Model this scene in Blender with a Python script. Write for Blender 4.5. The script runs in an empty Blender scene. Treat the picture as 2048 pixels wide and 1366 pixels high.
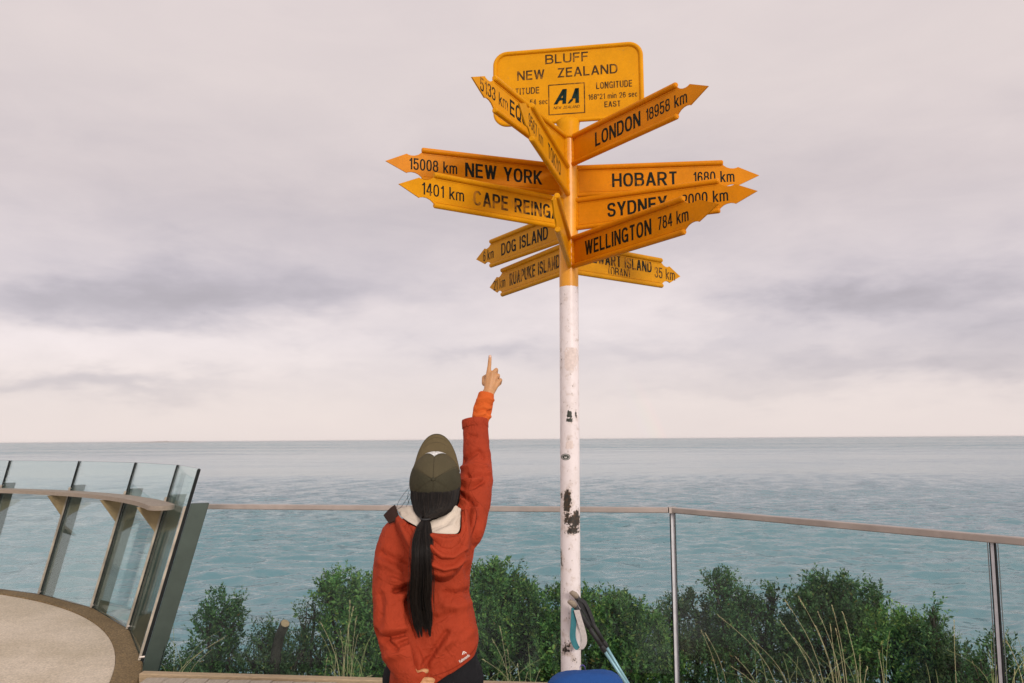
import bpy, bmesh, math, random
import numpy as np
from mathutils import Vector, Matrix, noise
from mathutils.bvhtree import BVHTree

# ------------------------------------------------------------------ camera, sky, sun
SC = bpy.context.scene
COL = SC.collection
F = 1600.0                                   # focal length in photo pixels (2048 x 1366)
PITCH = math.atan(195.0 / F)
ROLL = 0.0068
CAM = np.array([0.0, 0.0, 1.6])
fw = np.array([0, math.cos(PITCH), math.sin(PITCH)])
r0 = np.array([1.0, 0, 0])
u0 = np.array([0, -math.sin(PITCH), math.cos(PITCH)])
rt = r0 * math.cos(ROLL) - u0 * math.sin(ROLL)
up = r0 * math.sin(ROLL) + u0 * math.cos(ROLL)

cam = bpy.data.cameras.new('camera')
cam.sensor_width = 36.0
cam.lens = 36.0 * F / 2048
cam.clip_start = 0.05
cam.clip_end = 120000
camo = bpy.data.objects.new('camera', cam)
COL.objects.link(camo)
camo.matrix_world = Matrix(((rt[0], up[0], -fw[0], CAM[0]), (rt[1], up[1], -fw[1], CAM[1]),
                            (rt[2], up[2], -fw[2], CAM[2]), (0, 0, 0, 1)))
SC.camera = camo

SUN_EL = math.radians(20)
SUN_AZ = math.radians(152)                   # clockwise from +Y: behind the camera, to its right
sun_dir = Vector((math.sin(SUN_AZ) * math.cos(SUN_EL), math.cos(SUN_AZ) * math.cos(SUN_EL), math.sin(SUN_EL)))
sl = bpy.data.lights.new('sun', 'SUN')
sl.energy = 1.75
sl.angle = math.radians(12)
sl.color = (1.0, 0.93, 0.84)
slo = bpy.data.objects.new('sun', sl)
slo.rotation_euler = sun_dir.to_track_quat('Z', 'Y').to_euler()
slo.location = sun_dir * 60
COL.objects.link(slo)

SC.view_settings.view_transform = 'Standard'
SC.view_settings.look = 'None'
SC.view_settings.exposure = 0.0
SC.view_settings.gamma = 1.0
SC.render.engine = 'CYCLES'
SC.cycles.use_denoising = True
SC.cycles.max_bounces = 12
SC.cycles.transparent_max_bounces = 24
SC.cycles.caustics_reflective = False
SC.cycles.caustics_refractive = False


def ray(px, py):
    return fw + (px - 1024) / F * rt + (683 - py) / F * up


def W(px, py, Y):
    """world point seen at a photo pixel, standing at distance Y"""
    v = ray(px, py)
    return Vector(CAM + v * (Y / v[1]))


def G(px, py, z):
    v = ray(px, py)
    return Vector(CAM + v * ((z - 1.6) / v[2]))


def project(co):
    d = np.asarray(co) - CAM
    k = d @ fw
    return np.stack([1024 + F * (d @ rt) / k, 683 - F * (d @ up) / k], 1)


class NT:
    """small helper to write node trees"""
    def __init__(self, tree):
        self.t = tree
        self.n = tree.nodes
        self.l = tree.links

    def new(self, typ, **kw):
        nd = self.n.new(typ)
        for k, v in kw.items():
            setattr(nd, k, v)
        return nd

    def val(self, sock, v):
        if hasattr(v, 'is_output') or isinstance(v, bpy.types.NodeSocket):
            self.l.new(v, sock)
        else:
            sock.default_value = v

    def math(self, op, a, b=None, c=None, clamp=False):
        nd = self.new('ShaderNodeMath', operation=op)
        nd.use_clamp = clamp
        self.val(nd.inputs[0], a)
        if b is not None:
            self.val(nd.inputs[1], b)
        if c is not None:
            self.val(nd.inputs[2], c)
        return nd.outputs[0]

    def vmath(self, op, a, b=None, scale=None):
        nd = self.new('ShaderNodeVectorMath', operation=op)
        self.val(nd.inputs[0], a)
        if b is not None:
            self.val(nd.inputs[1], b)
        if scale is not None:
            self.val(nd.inputs['Scale'], scale)
        return nd.outputs['Value'] if op in ('DOT_PRODUCT', 'LENGTH', 'DISTANCE') else nd.outputs[0]

    def noise(self, vec, scale=5, detail=4, rough=0.5, dist=0.0, out='Fac'):
        nd = self.new('ShaderNodeTexNoise')
        if vec is not None:
            self.l.new(vec, nd.inputs['Vector'])
        nd.inputs['Scale'].default_value = scale
        nd.inputs['Detail'].default_value = detail
        nd.inputs['Roughness'].default_value = rough
        nd.inputs['Distortion'].default_value = dist
        return nd.outputs[out]

    def ramp(self, fac, stops, interp='LINEAR'):
        nd = self.new('ShaderNodeValToRGB')
        cr = nd.color_ramp
        cr.interpolation = interp
        while len(cr.elements) < len(stops):
            cr.elements.new(0.5)
        for e, (p, c) in zip(cr.elements, stops):
            e.position = p
            e.color = (c[0], c[1], c[2], 1) if not isinstance(c, (int, float)) else (c, c, c, 1)
        self.l.new(fac, nd.inputs[0])
        return nd.outputs[0]

    def mix(self, fac, a, b, mode='MIX'):
        nd = self.new('ShaderNodeMix', data_type='RGBA', blend_type=mode)
        self.val(nd.inputs[0], fac)
        self.val(nd.inputs[6], a if not isinstance(a, tuple) or len(a) == 4 else (*a, 1))
        self.val(nd.inputs[7], b if not isinstance(b, tuple) or len(b) == 4 else (*b, 1))
        return nd.outputs[2]

    def maprange(self, v, a, b, c, d, smooth=True):
        nd = self.new('ShaderNodeMapRange', interpolation_type='SMOOTHSTEP' if smooth else 'LINEAR')
        self.val(nd.inputs[0], v)
        for i, q in enumerate((a, b, c, d)):
            nd.inputs[i + 1].default_value = q
        return nd.outputs[0]


# ---- overcast evening sky: Nishita sky seen through a broken cloud sheet
world = bpy.data.worlds.new('World')
SC.world = world
world.use_nodes = True
wt = NT(world.node_tree)
wt.n.clear()
SKY_STRENGTH = 0.1
bg = wt.new('ShaderNodeBackground')
bg.inputs['Strength'].default_value = SKY_STRENGTH
wo = wt.new('ShaderNodeOutputWorld')
wt.l.new(bg.outputs[0], wo.inputs[0])
nish = wt.new('ShaderNodeTexSky', sky_type='NISHITA')
nish.sun_disc = False
nish.sun_elevation = SUN_EL
nish.sun_rotation = SUN_AZ
tc = wt.new('ShaderNodeTexCoord')
D = wt.vmath('NORMALIZE', tc.outputs['Generated'])
sx = wt.new('ShaderNodeSeparateXYZ')
wt.l.new(D, sx.inputs[0])
X_, Y_, Z_ = sx.outputs
AZ = wt.math('ARCTAN2', X_, Y_)
hyp = wt.math('SQRT', wt.math('ADD', wt.math('MULTIPLY', X_, X_), wt.math('MULTIPLY', Y_, Y_)))
EL = wt.math('DIVIDE', Z_, wt.math('MAXIMUM', hyp, 0.02))
strv = wt.vmath('MULTIPLY', D, (1.0, 1.0, 2.8))
n1 = wt.noise(strv, 3.1, 6, 0.55, 0.35)
n2 = wt.noise(strv, 7.5, 7, 0.6, 0.5)
wob = wt.noise(strv, 6.0, 4, 0.55, 0.2, 'Color')
ws = wt.new('ShaderNodeSeparateColor')
wt.l.new(wob, ws.inputs[0])
ws2 = wt.new('ShaderNodeSeparateColor')
wt.l.new(wt.noise(strv, 19.0, 5, 0.6, 0.3, 'Color'), ws2.inputs[0])
AZw = wt.math('ADD', AZ, wt.math('ADD', wt.math('MULTIPLY', wt.math('SUBTRACT', ws.outputs[0], 0.5), 0.34), wt.math('MULTIPLY', wt.math('SUBTRACT', ws2.outputs[0], 0.5), 0.16)))
ELw = wt.math('ADD', EL, wt.math('ADD', wt.math('MULTIPLY', wt.math('SUBTRACT', ws.outputs[1], 0.5), 0.11), wt.math('MULTIPLY', wt.math('SUBTRACT', ws2.outputs[1], 0.5), 0.035)))
base = wt.ramp(EL, [(0.0, (0.85, 0.755, 0.725)), (0.05, (0.84, 0.75, 0.73)), (0.12, (0.81, 0.735, 0.745)),
                    (0.20, (0.77, 0.695, 0.71)), (0.30, (0.695, 0.62, 0.628)), (0.44, (0.77, 0.685, 0.672)),
                    (0.60, (0.79, 0.70, 0.69)), (1.0, (0.76, 0.69, 0.68))])


def pz(px, py):
    v = ray(px, py)
    return math.atan2(v[0], v[1]), v[2] / math.hypot(v[0], v[1])


def blob(px, py, sxp, syp, k):
    a, e = pz(px, py)
    da = wt.math('DIVIDE', wt.math('SUBTRACT', AZw, a), sxp / F)
    de = wt.math('DIVIDE', wt.math('SUBTRACT', ELw, e), syp / F)
    q = wt.math('ADD', wt.math('MULTIPLY', da, da), wt.math('MULTIPLY', de, de))
    g = wt.math('EXPONENT', wt.math('MULTIPLY', q, -1.0))
    return wt.math('MULTIPLY', g, k)


dark = None
for b in [(200, 600, 360, 52, 0.24), (560, 570, 300, 64, 0.21), (1660, 620, 210, 44, 0.21), (960, 690, 130, 26, 0.17),
          (1900, 560, 260, 80, 0.18), (1800, 735, 330, 34, 0.20), (1960, 640, 220, 60, 0.12), (120, 765, 330, 24, 0.17), (650, 450, 700, 90, 0.07),
          (1250, 420, 500, 120, 0.05), (1450, 790, 260, 16, 0.06), (1350, 700, 200, 22, 0.09)]:
    g = blob(*b)
    dark = g if dark is None else wt.math('ADD', dark, g)
light = None
for b in [(330, 690, 420, 30, 0.10), (600, 640, 250, 40, 0.06), (1230, 600, 160, 60, 0.07), (150, 730, 300, 24, 0.07)]:
    g = blob(*b)
    light = g if light is None else wt.math('ADD', light, g)
mot = wt.math('MULTIPLY', wt.math('SUBTRACT', n1, 0.5), 0.27)
mot2 = wt.math('MULTIPLY', wt.math('SUBTRACT', n2, 0.5), 0.19)
fade = wt.maprange(EL, 0.0, 0.10, 0.25, 1.0)
fadet = wt.maprange(EL, 0.28, 0.46, 1.0, 0.45)
motl = wt.math('MULTIPLY', wt.math('MULTIPLY', wt.math('ADD', mot, mot2), fade), fadet)
tone = wt.math('SUBTRACT', wt.math('ADD', wt.math('ADD', 1.0, motl), light), dark)
tcol = wt.mix(wt.maprange(tone, 0.7, 1.1, 0.0, 1.0), (0.945, 0.955, 1.02), (1.01, 0.995, 0.985))
cl = wt.mix(1.0, base, tcol, 'MULTIPLY')
clouds = wt.vmath('SCALE', cl, scale=tone)
# the cloud sheet is thinner and brighter round the hidden sun behind the camera
sd = wt.vmath('DOT_PRODUCT', D, tuple(sun_dir))
glow = wt.math('ADD', 1.0, wt.math('MULTIPLY', wt.maprange(sd, -0.1, 1.0, 0.0, 1.0), 0.45))
# a faint piece of rainbow round the point opposite the sun
anti = Vector((math.sin(math.radians(-29.5)) * math.cos(math.radians(14.5)), math.cos(math.radians(-29.5)) * math.cos(math.radians(14.5)), -math.sin(math.radians(14.5))))
ang = wt.math('ARCCOSINE', wt.vmath('DOT_PRODUCT', D, tuple(anti)))
bow = wt.ramp(wt.maprange(ang, math.radians(40.7), math.radians(42.6), 0, 1, False),
              [(0, (0, 0, 0)), (0.25, (0.0, 0.01, 0.03)), (0.5, (0.0, 0.035, 0.0)), (0.7, (0.05, 0.03, 0.0)), (0.85, (0.06, 0.0, 0.0)), (1, (0, 0, 0))])
bowm = wt.math('MULTIPLY', wt.maprange(EL, 0.0, 0.10, 0.55, 0.0), wt.maprange(AZ, 0.10, 0.14, 0.0, 1.0))
bowc = wt.vmath('SCALE', bow, scale=bowm)
cl2 = wt.vmath('ADD', wt.vmath('SCALE', clouds, scale=glow), bowc)
cl3 = wt.vmath('SCALE', cl2, scale=1.0 / SKY_STRENGTH)
sky = wt.mix(0.95, nish.outputs[0], cl3)
wt.l.new(sky, bg.inputs['Color'])


# ------------------------------------------------------------------ helpers
def tag(o, label=None, cat=None, group=None, kind=None):
    if label: o['label'] = label
    if cat: o['category'] = cat
    if group: o['group'] = group
    if kind: o['kind'] = kind
    return o


def link(name, me, mats, parent=None, smooth=False):
    if not isinstance(mats, (list, tuple)):
        mats = [mats]
    for m in mats:
        me.materials.append(m)
    if smooth:
        me.polygons.foreach_set('use_smooth', [True] * len(me.polygons))
    o = bpy.data.objects.new(name, me)
    COL.objects.link(o)
    if parent:
        o.parent = parent
    return o


def empty(name, loc=(0, 0, 0)):
    o = bpy.data.objects.new(name, None)
    o.location = loc
    o.empty_display_size = 0.1
    COL.objects.link(o)
    return o


class MB:
    """collects shapes for one mesh"""
    def __init__(self):
        self.v = []
        self.f = []
        self.mi = []

    def add(self, vs, fs, mi=0):
        b = len(self.v)
        self.v += [tuple(v) for v in vs]
        self.f += [tuple(i + b for i in f) for f in fs]
        self.mi += [mi] * len(fs)

    def hexa(self, p, mi=0):
        """eight corners: bottom four then top four, both counter-clockwise from above"""
        self.add(p, [(3, 2, 1, 0), (4, 5, 6, 7), (0, 1, 5, 4), (1, 2, 6, 5), (2, 3, 7, 6), (3, 0, 4, 7)], mi)

    def bar(self, a, b, wv, hv, mi=0):
        """box along a-b with half-extent vectors wv, hv"""
        a, b, wv, hv = map(Vector, (a, b, wv, hv))
        self.hexa([a - wv - hv, a + wv - hv, b + wv - hv, b - wv - hv, a - wv + hv, a + wv + hv, b + wv + hv, b - wv + hv], mi)

    def tube(self, pts, rad, n=8, mi=0, cap=True):
        pts = [Vector(p) for p in pts]
        if not isinstance(rad, (list, tuple)):
            rad = [rad] * len(pts)
        prev = None
        rings = []
        for i, p in enumerate(pts):
            t = (pts[min(i + 1, len(pts) - 1)] - pts[max(i - 1, 0)])
            t = t.normalized() if t.length > 1e-9 else Vector((0, 0, 1))
            if prev is None:
                prev = t.orthogonal().normalized()
            a = prev - t * prev.dot(t)
            a = a.normalized() if a.length > 1e-6 else t.orthogonal().normalized()
            prev = a
            c = t.cross(a)
            rings.append([p + (a * math.cos(2 * math.pi * k / n) + c * math.sin(2 * math.pi * k / n)) * rad[i] for k in range(n)])
        vs = [v for r in rings for v in r]
        fs = []
        for i in range(len(pts) - 1):
            for k in range(n):
                k2 = (k + 1) % n
                fs.append((i * n + k, i * n + k2, (i + 1) * n + k2, (i + 1) * n + k))
        if cap:
            fs.append(tuple(range(n - 1, -1, -1)))
            fs.append(tuple((len(pts) - 1) * n + k for k in range(n)))
        self.add(vs, fs, mi)

    def loft(self, rings, mi=0, cap=True):
        n = len(rings[0])
        vs = [v for r in rings for v in r]
        fs = []
        for i in range(len(rings) - 1):
            for k in range(n):
                k2 = (k + 1) % n
                fs.append((i * n + k, i * n + k2, (i + 1) * n + k2, (i + 1) * n + k))
        if cap:
            fs.append(tuple(range(n - 1, -1, -1)))
            fs.append(tuple((len(rings) - 1) * n + k for k in range(n)))
        self.add(vs, fs, mi)

    def sphere(self, c, r, n=14, m=9, mi=0, axes=None):
        c = Vector(c)
        A = axes or (Vector((r, 0, 0)), Vector((0, r, 0)), Vector((0, 0, r)))
        vs = [c + A[2]]
        for i in range(1, m):
            t = math.pi * i / m
            for k in range(n):
                a = 2 * math.pi * k / n
                vs.append(c + A[0] * (math.sin(t) * math.cos(a)) + A[1] * (math.sin(t) * math.sin(a)) + A[2] * math.cos(t))
        vs.append(c - A[2])
        fs = [(0, 1 + k, 1 + (k + 1) % n) for k in range(n)]
        for i in range(m - 2):
            for k in range(n):
                k2 = (k + 1) % n
                fs.append((1 + i * n + k, 1 + (i + 1) * n + k, 1 + (i + 1) * n + k2, 1 + i * n + k2))
        L = len(vs) - 1
        fs += [(L, 1 + (m - 2) * n + (k + 1) % n, 1 + (m - 2) * n + k) for k in range(n)]
        self.add(vs, fs, mi)

    def chain(self, joints, n=16):
        """sphere-swept chain (joint, radius) for remeshed bodies and clothes"""
        for (p, r) in joints:
            self.sphere(p, r, n, 10)
        for (p, r), (q, s) in zip(joints, joints[1:]):
            self.tube([p, q], [r, s], n)

    def mesh(self, name):
        me = bpy.data.meshes.new(name)
        me.from_pydata(self.v, [], self.f)
        me.polygons.foreach_set('material_index', self.mi)
        me.update()
        return me

    def build(self, name, mats, parent=None, smooth=False):
        return link(name, self.mesh(name), mats, parent, smooth)


def evaluate(o):
    dg = bpy.context.evaluated_depsgraph_get()
    dg.update()
    me = bpy.data.meshes.new_from_object(o.evaluated_get(dg))
    old = o.data
    bpy.data.objects.remove(o)
    if old.users == 0:
        (bpy.data.meshes if isinstance(old, bpy.types.Mesh) else bpy.data.curves).remove(old)
    return me


def remesh(mb, voxel, smooth=6):
    me = mb.mesh('tmp')
    bm = bmesh.new()
    bm.from_mesh(me)
    bmesh.ops.recalc_face_normals(bm, faces=bm.faces)
    bm.to_mesh(me)
    bm.free()
    o = bpy.data.objects.new('tmp', me)
    COL.objects.link(o)
    m = o.modifiers.new('r', 'REMESH')
    m.mode = 'VOXEL'
    m.voxel_size = voxel
    if smooth:
        s = o.modifiers.new('s', 'SMOOTH')
        s.factor = 0.5
        s.iterations = smooth
    return evaluate(o)


def mesh_np(me):
    co = np.empty(len(me.vertices) * 3)
    me.vertices.foreach_get('co', co)
    no = np.empty(len(me.vertices) * 3)
    me.vertices.foreach_get('normal', no)
    return co.reshape(-1, 3), no.reshape(-1, 3)


def set_co(me, co):
    me.vertices.foreach_set('co', np.ascontiguousarray(co).ravel())
    me.update()


def seg_dist(P, poly):
    best = np.full(len(P), 1e9)
    for a, b in zip(poly, poly[1:]):
        a = np.array(a, float)
        b = np.array(b, float)
        ab = b - a
        t = np.clip(((P - a) @ ab) / (ab @ ab), 0, 1)
        best = np.minimum(best, np.hypot(*(P - a - t[:, None] * ab).T))
    return best


def folds(me, items, fine=0.0015, facing=0.15):
    """press creases and ridges (polylines in photo pixels, metres, pixels) into cloth along its normals"""
    co, no = mesh_np(me)
    P = project(co)
    view = co - CAM
    view /= np.linalg.norm(view, axis=1)[:, None]
    fac = np.clip(-(view * no).sum(1) / max(facing, 1e-3), 0, 1)
    d = np.zeros(len(co))
    for poly, amp, w in items:
        q = seg_dist(P, poly) / w
        d += amp * np.exp(-q * q) * fac
    if fine:
        f = np.array([noise.fractal(Vector(c * 14), 1.0, 2.0, 3) for c in co])
        d += fine * f
    set_co(me, co + no * d[:, None])


def spline(pts, n):
    """Catmull-Rom through control points (numpy rows) -> n samples"""
    P = np.array(pts, float)
    P = np.vstack([2 * P[0] - P[1], P, 2 * P[-1] - P[-2]])
    m = len(P) - 3
    out = []
    for t in np.linspace(0, m - 1e-6, n):
        i = int(t)
        f = t - i
        a, b, c, d = P[i:i + 4]
        out.append(0.5 * ((2 * b) + (-a + c) * f + (2 * a - 5 * b + 4 * c - d) * f * f + (-a + 3 * b - 3 * c + d) * f ** 3))
    return np.array(out)


def patch(rows, nu, nv, thick):
    """cloth sheet through a grid of control points, with real thickness"""
    R = np.array([spline(r, nu) for r in rows])
    Q = np.array([spline(R[:, j], nv) for j in range(nu)])      # nu x nv x 3
    vs = Q.reshape(-1, 3)
    fs = [(j * nv + i, (j + 1) * nv + i, (j + 1) * nv + i + 1, j * nv + i + 1) for j in range(nu - 1) for i in range(nv - 1)]
    me = bpy.data.meshes.new('tmp')
    me.from_pydata([tuple(v) for v in vs], [], fs)
    o = bpy.data.objects.new('tmp', me)
    COL.objects.link(o)
    if thick:
        s = o.modifiers.new('s', 'SOLIDIFY')
        s.thickness = thick
        s.offset = 0
    return evaluate(o)


def drape(me, bvh, off):
    """lay a flat mesh onto a surface along the camera-ward direction of each vertex"""
    co, _ = mesh_np(me)
    for i, c in enumerate(co):
        d = Vector(c - CAM).normalized()
        h = bvh.ray_cast(Vector(CAM), d)
        if h[0] is not None:
            co[i] = h[0] - d * off
    set_co(me, co)


def text_mesh(s, w=None, h=None, bold=0.0, shear=0.0, extrude=0.0, spacing=1.0):
    """letters as a flat mesh in XY fitted to width w and cap height h, centred at the origin"""
    cu = bpy.data.curves.new('t', 'FONT')
    cu.body = s
    cu.size = 1
    cu.offset = bold
    cu.shear = shear
    cu.space_character = spacing
    cu.resolution_u = 3
    o = bpy.data.objects.new('t', cu)
    COL.objects.link(o)
    me = evaluate(o)
    co, _ = mesh_np(me)
    lo, hi = co.min(0), co.max(0)
    cap = 0.73
    top, bot = (cap, 0.0)
    if '(' in s:
        top, bot = hi[1], lo[1]
    sx_ = w / (hi[0] - lo[0])
    sy_ = h / (top - bot)
    co[:, 0] = (co[:, 0] - (lo[0] + hi[0]) / 2) * sx_
    co[:, 1] = (co[:, 1] - (top + bot) / 2) * sy_
    co[:, 2] = 0
    set_co(me, co)
    return me


def thicken(me, t):
    bm = bmesh.new()
    bm.from_mesh(me)
    g = bmesh.ops.extrude_face_region(bm, geom=bm.faces[:])
    bmesh.ops.translate(bm, vec=(0, 0, t), verts=[v for v in g['geom'] if isinstance(v, bmesh.types.BMVert)])
    bmesh.ops.recalc_face_normals(bm, faces=bm.faces)
    bm.to_mesh(me)
    bm.free()
    return me


# ---- condensed sign lettering drawn as brush strokes
def sup(cx, cy, rx, ry, a0, a1, n=28, e=2.5):
    out = []
    for k in range(n + 1):
        a = math.radians(a0 + (a1 - a0) * k / n)
        c, s = math.cos(a), math.sin(a)
        out.append((cx + rx * math.copysign(abs(c) ** (2 / e), c), cy + ry * math.copysign(abs(s) ** (2 / e), s)))
    return out


def cat(pts, n=40):
    return [tuple(q) for q in spline([(x, y, 0) for x, y in pts], n)[:, :2]]


S_ = cat([(.97, .74), (.86, .94), (.5, 1), (.13, .93), (.02, .75), (.14, .58), (.5, .5), (.87, .42), (.98, .25), (.87, .06), (.5, 0), (.13, .06), (.02, .27)])
BOWL = lambda y0, y1, x1=1.0: [(0, y1), (.45, y1)] + sup(.45, (y0 + y1) / 2, x1 - .45, (y1 - y0) / 2, 90, -90, 18) + [(.45, y0), (0, y0)]
SIX = cat([(.95, .78), (.8, .96), (.5, 1), (.14, .88), (.01, .5), (.05, .2), (.2, .03), (.5, 0), (.84, .06), (.98, .3), (.84, .55), (.5, .61), (.17, .52), (.03, .34)])
X7 = 0.70
GL = {   # width, strokes: V x y0 y1 / H y x0 x1 / D x0 y0 x1 y1 / P points
    'A': (.62, [('D', 0, 0, .5, 1), ('D', 1, 0, .5, 1), ('H', .27, .18, .82)]),
    'B': (.58, [('V', 0, 0, 1), ('P', BOWL(.53, 1, .93)), ('P', BOWL(0, .53))]),
    'C': (.58, [('P', sup(.5, .5, .5, .5, 32, 328))]),
    'D': (.58, [('V', 0, 0, 1), ('P', BOWL(0, 1))]),
    'E': (.48, [('V', 0, 0, 1), ('H', 1, 0, 1), ('H', .53, 0, .9), ('H', 0, 0, 1)]),
    'F': (.46, [('V', 0, 0, 1), ('H', 1, 0, 1), ('H', .52, 0, .9)]),
    'G': (.60, [('P', sup(.5, .5, .5, .5, 32, 330)), ('H', .44, .55, 1), ('V', 1, 0, .47)]),
    'H': (.58, [('V', 0, 0, 1), ('V', 1, 0, 1), ('H', .52, 0, 1)]),
    'I': (.0, [('V', 0, 0, 1)]),
    'J': (.5, [('V', 1, .25, 1), ('P', sup(.5, .3, .5, .3, 0, -180))]),
    'K': (.58, [('V', 0, 0, 1), ('D', .02, .36, 1, 1), ('D', .30, .56, 1, 0)]),
    'L': (.46, [('V', 0, 0, 1), ('H', 0, 0, 1)]),
    'N': (.58, [('V', 0, 0, 1), ('V', 1, 0, 1), ('D', 0, 1, 1, 0)]),
    'O': (.60, [('P', sup(.5, .5, .5, .5, 0, 360, 44))]),
    'P': (.55, [('V', 0, 0, 1), ('P', BOWL(.44, 1))]),
    'Q': (.60, [('P', sup(.5, .5, .5, .5, 0, 360, 44)), ('D', .55, .25, 1.0, 0)]),
    'R': (.58, [('V', 0, 0, 1), ('P', BOWL(.46, 1, .96)), ('D', .50, .46, 1, 0)]),
    'S': (.55, [('P', S_)]),
    'T': (.52, [('V', .5, 0, 1), ('H', 1, -.06, 1.06)]),
    'U': (.58, [('V', 0, .3, 1), ('V', 1, .3, 1), ('P', [(0, .45)] + sup(.5, .32, .5, .32, 180, 360, 22) + [(1, .45)])]),
    'W': (.86, [('D', 0, 1, .25, 0), ('D', .5, 1, .25, 0), ('D', .5, 1, .75, 0), ('D', 1, 1, .75, 0)]),
    'X': (.58, [('D', 0, 0, 1, 1), ('D', 0, 1, 1, 0)]),
    'Y': (.58, [('D', 0, 1, .5, .4), ('D', 1, 1, .5, .4), ('V', .5, 0, .46)]),
    'Z': (.52, [('H', 1, 0, 1), ('H', 0, 0, 1), ('D', 0, 0, 1, 1)]),
    '0': (.50, [('P', sup(.5, .5, .5, .5, 0, 360, 44))]),
    '1': (.26, [('V', 1, 0, 1), ('P', [(0, .80), (.55, .84), (.95, 1)])]),
    '2': (.50, [('P', cat([(.02, .70), (.1, .91), (.48, 1), (.9, .92), (.98, .72), (.84, .49), (.4, .24), (.05, 0)])), ('H', 0, 0, 1)]),
    '3': (.50, [('P', cat([(.03, .76), (.14, .94), (.5, 1), (.88, .93), (.94, .76), (.84, .58), (.45, .53)], 26)), ('P', cat([(.45, .53), (.86, .46), (.99, .27), (.88, .07), (.5, 0), (.12, .06), (.01, .27)], 26))]),
    '4': (.52, [('V', .76, 0, 1), ('D', 0, .28, .72, 1), ('H', .25, -.02, 1.05)]),
    '5': (.50, [('H', 1, .08, .95), ('V', .08, .46, 1), ('P', cat([(.06, .50), (.26, .62), (.55, .64), (.90, .55), (.98, .32), (.88, .07), (.5, 0), (.12, .06), (.01, .26)], 34))]),
    '6': (.50, [('P', SIX)]),
    '7': (.48, [('H', 1, -.03, 1.03), ('D', .32, 0, .98, .98)]),
    '8': (.50, [('P', sup(.5, .765, .44, .235, 0, 360, 32)), ('P', sup(.5, .265, .5, .265, 0, 360, 32))]),
    '9': (.50, [('P', [(1 - x, 1 - y) for x, y in SIX])]),
    'k': (.48, [('V', 0, 0, 1), ('D', .02, .26, .95, X7), ('D', .34, .42, 1, 0)]),
    'm': (.80, [('V', 0, 0, X7), ('V', .5, 0, .5), ('V', 1, 0, .5), ('P', [(0, .45)] + sup(.25, .45, .25, .25, 180, 0, 14) + [(.5, .4)]), ('P', [(.5, .45)] + sup(.75, .45, .25, .25, 180, 0, 14) + [(1, .4)])]),
    'n': (.44, [('V', 0, 0, X7), ('V', 1, 0, .5), ('P', [(0, .45)] + sup(.5, .45, .5, .25, 180, 0, 16) + [(1, .4)])]),
    'i': (.0, [('V', 0, 0, X7), ('V', 0, .86, 1)]),
    's': (.40, [('P', [(x, y * X7) for x, y in S_])]),
    'e': (.44, [('P', sup(.5, .35, .5, .35, 10, 320, 26)), ('H', .37, 0, .98)]),
    'c': (.42, [('P', sup(.5, .35, .5, .35, 38, 322, 26))]),
    '(': (.16, [('P', cat([(1, 1.1), (.2, .82), (0, .45), (.2, .08), (1, -.2)], 16))]),
    ')': (.16, [('P', cat([(0, 1.1), (.8, .82), (1, .45), (.8, .08), (0, -.2)], 16))]),
    '°': (.18, [('P', sup(.5, .86, .5, .12, 0, 360, 20, 2))]),
}


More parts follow.
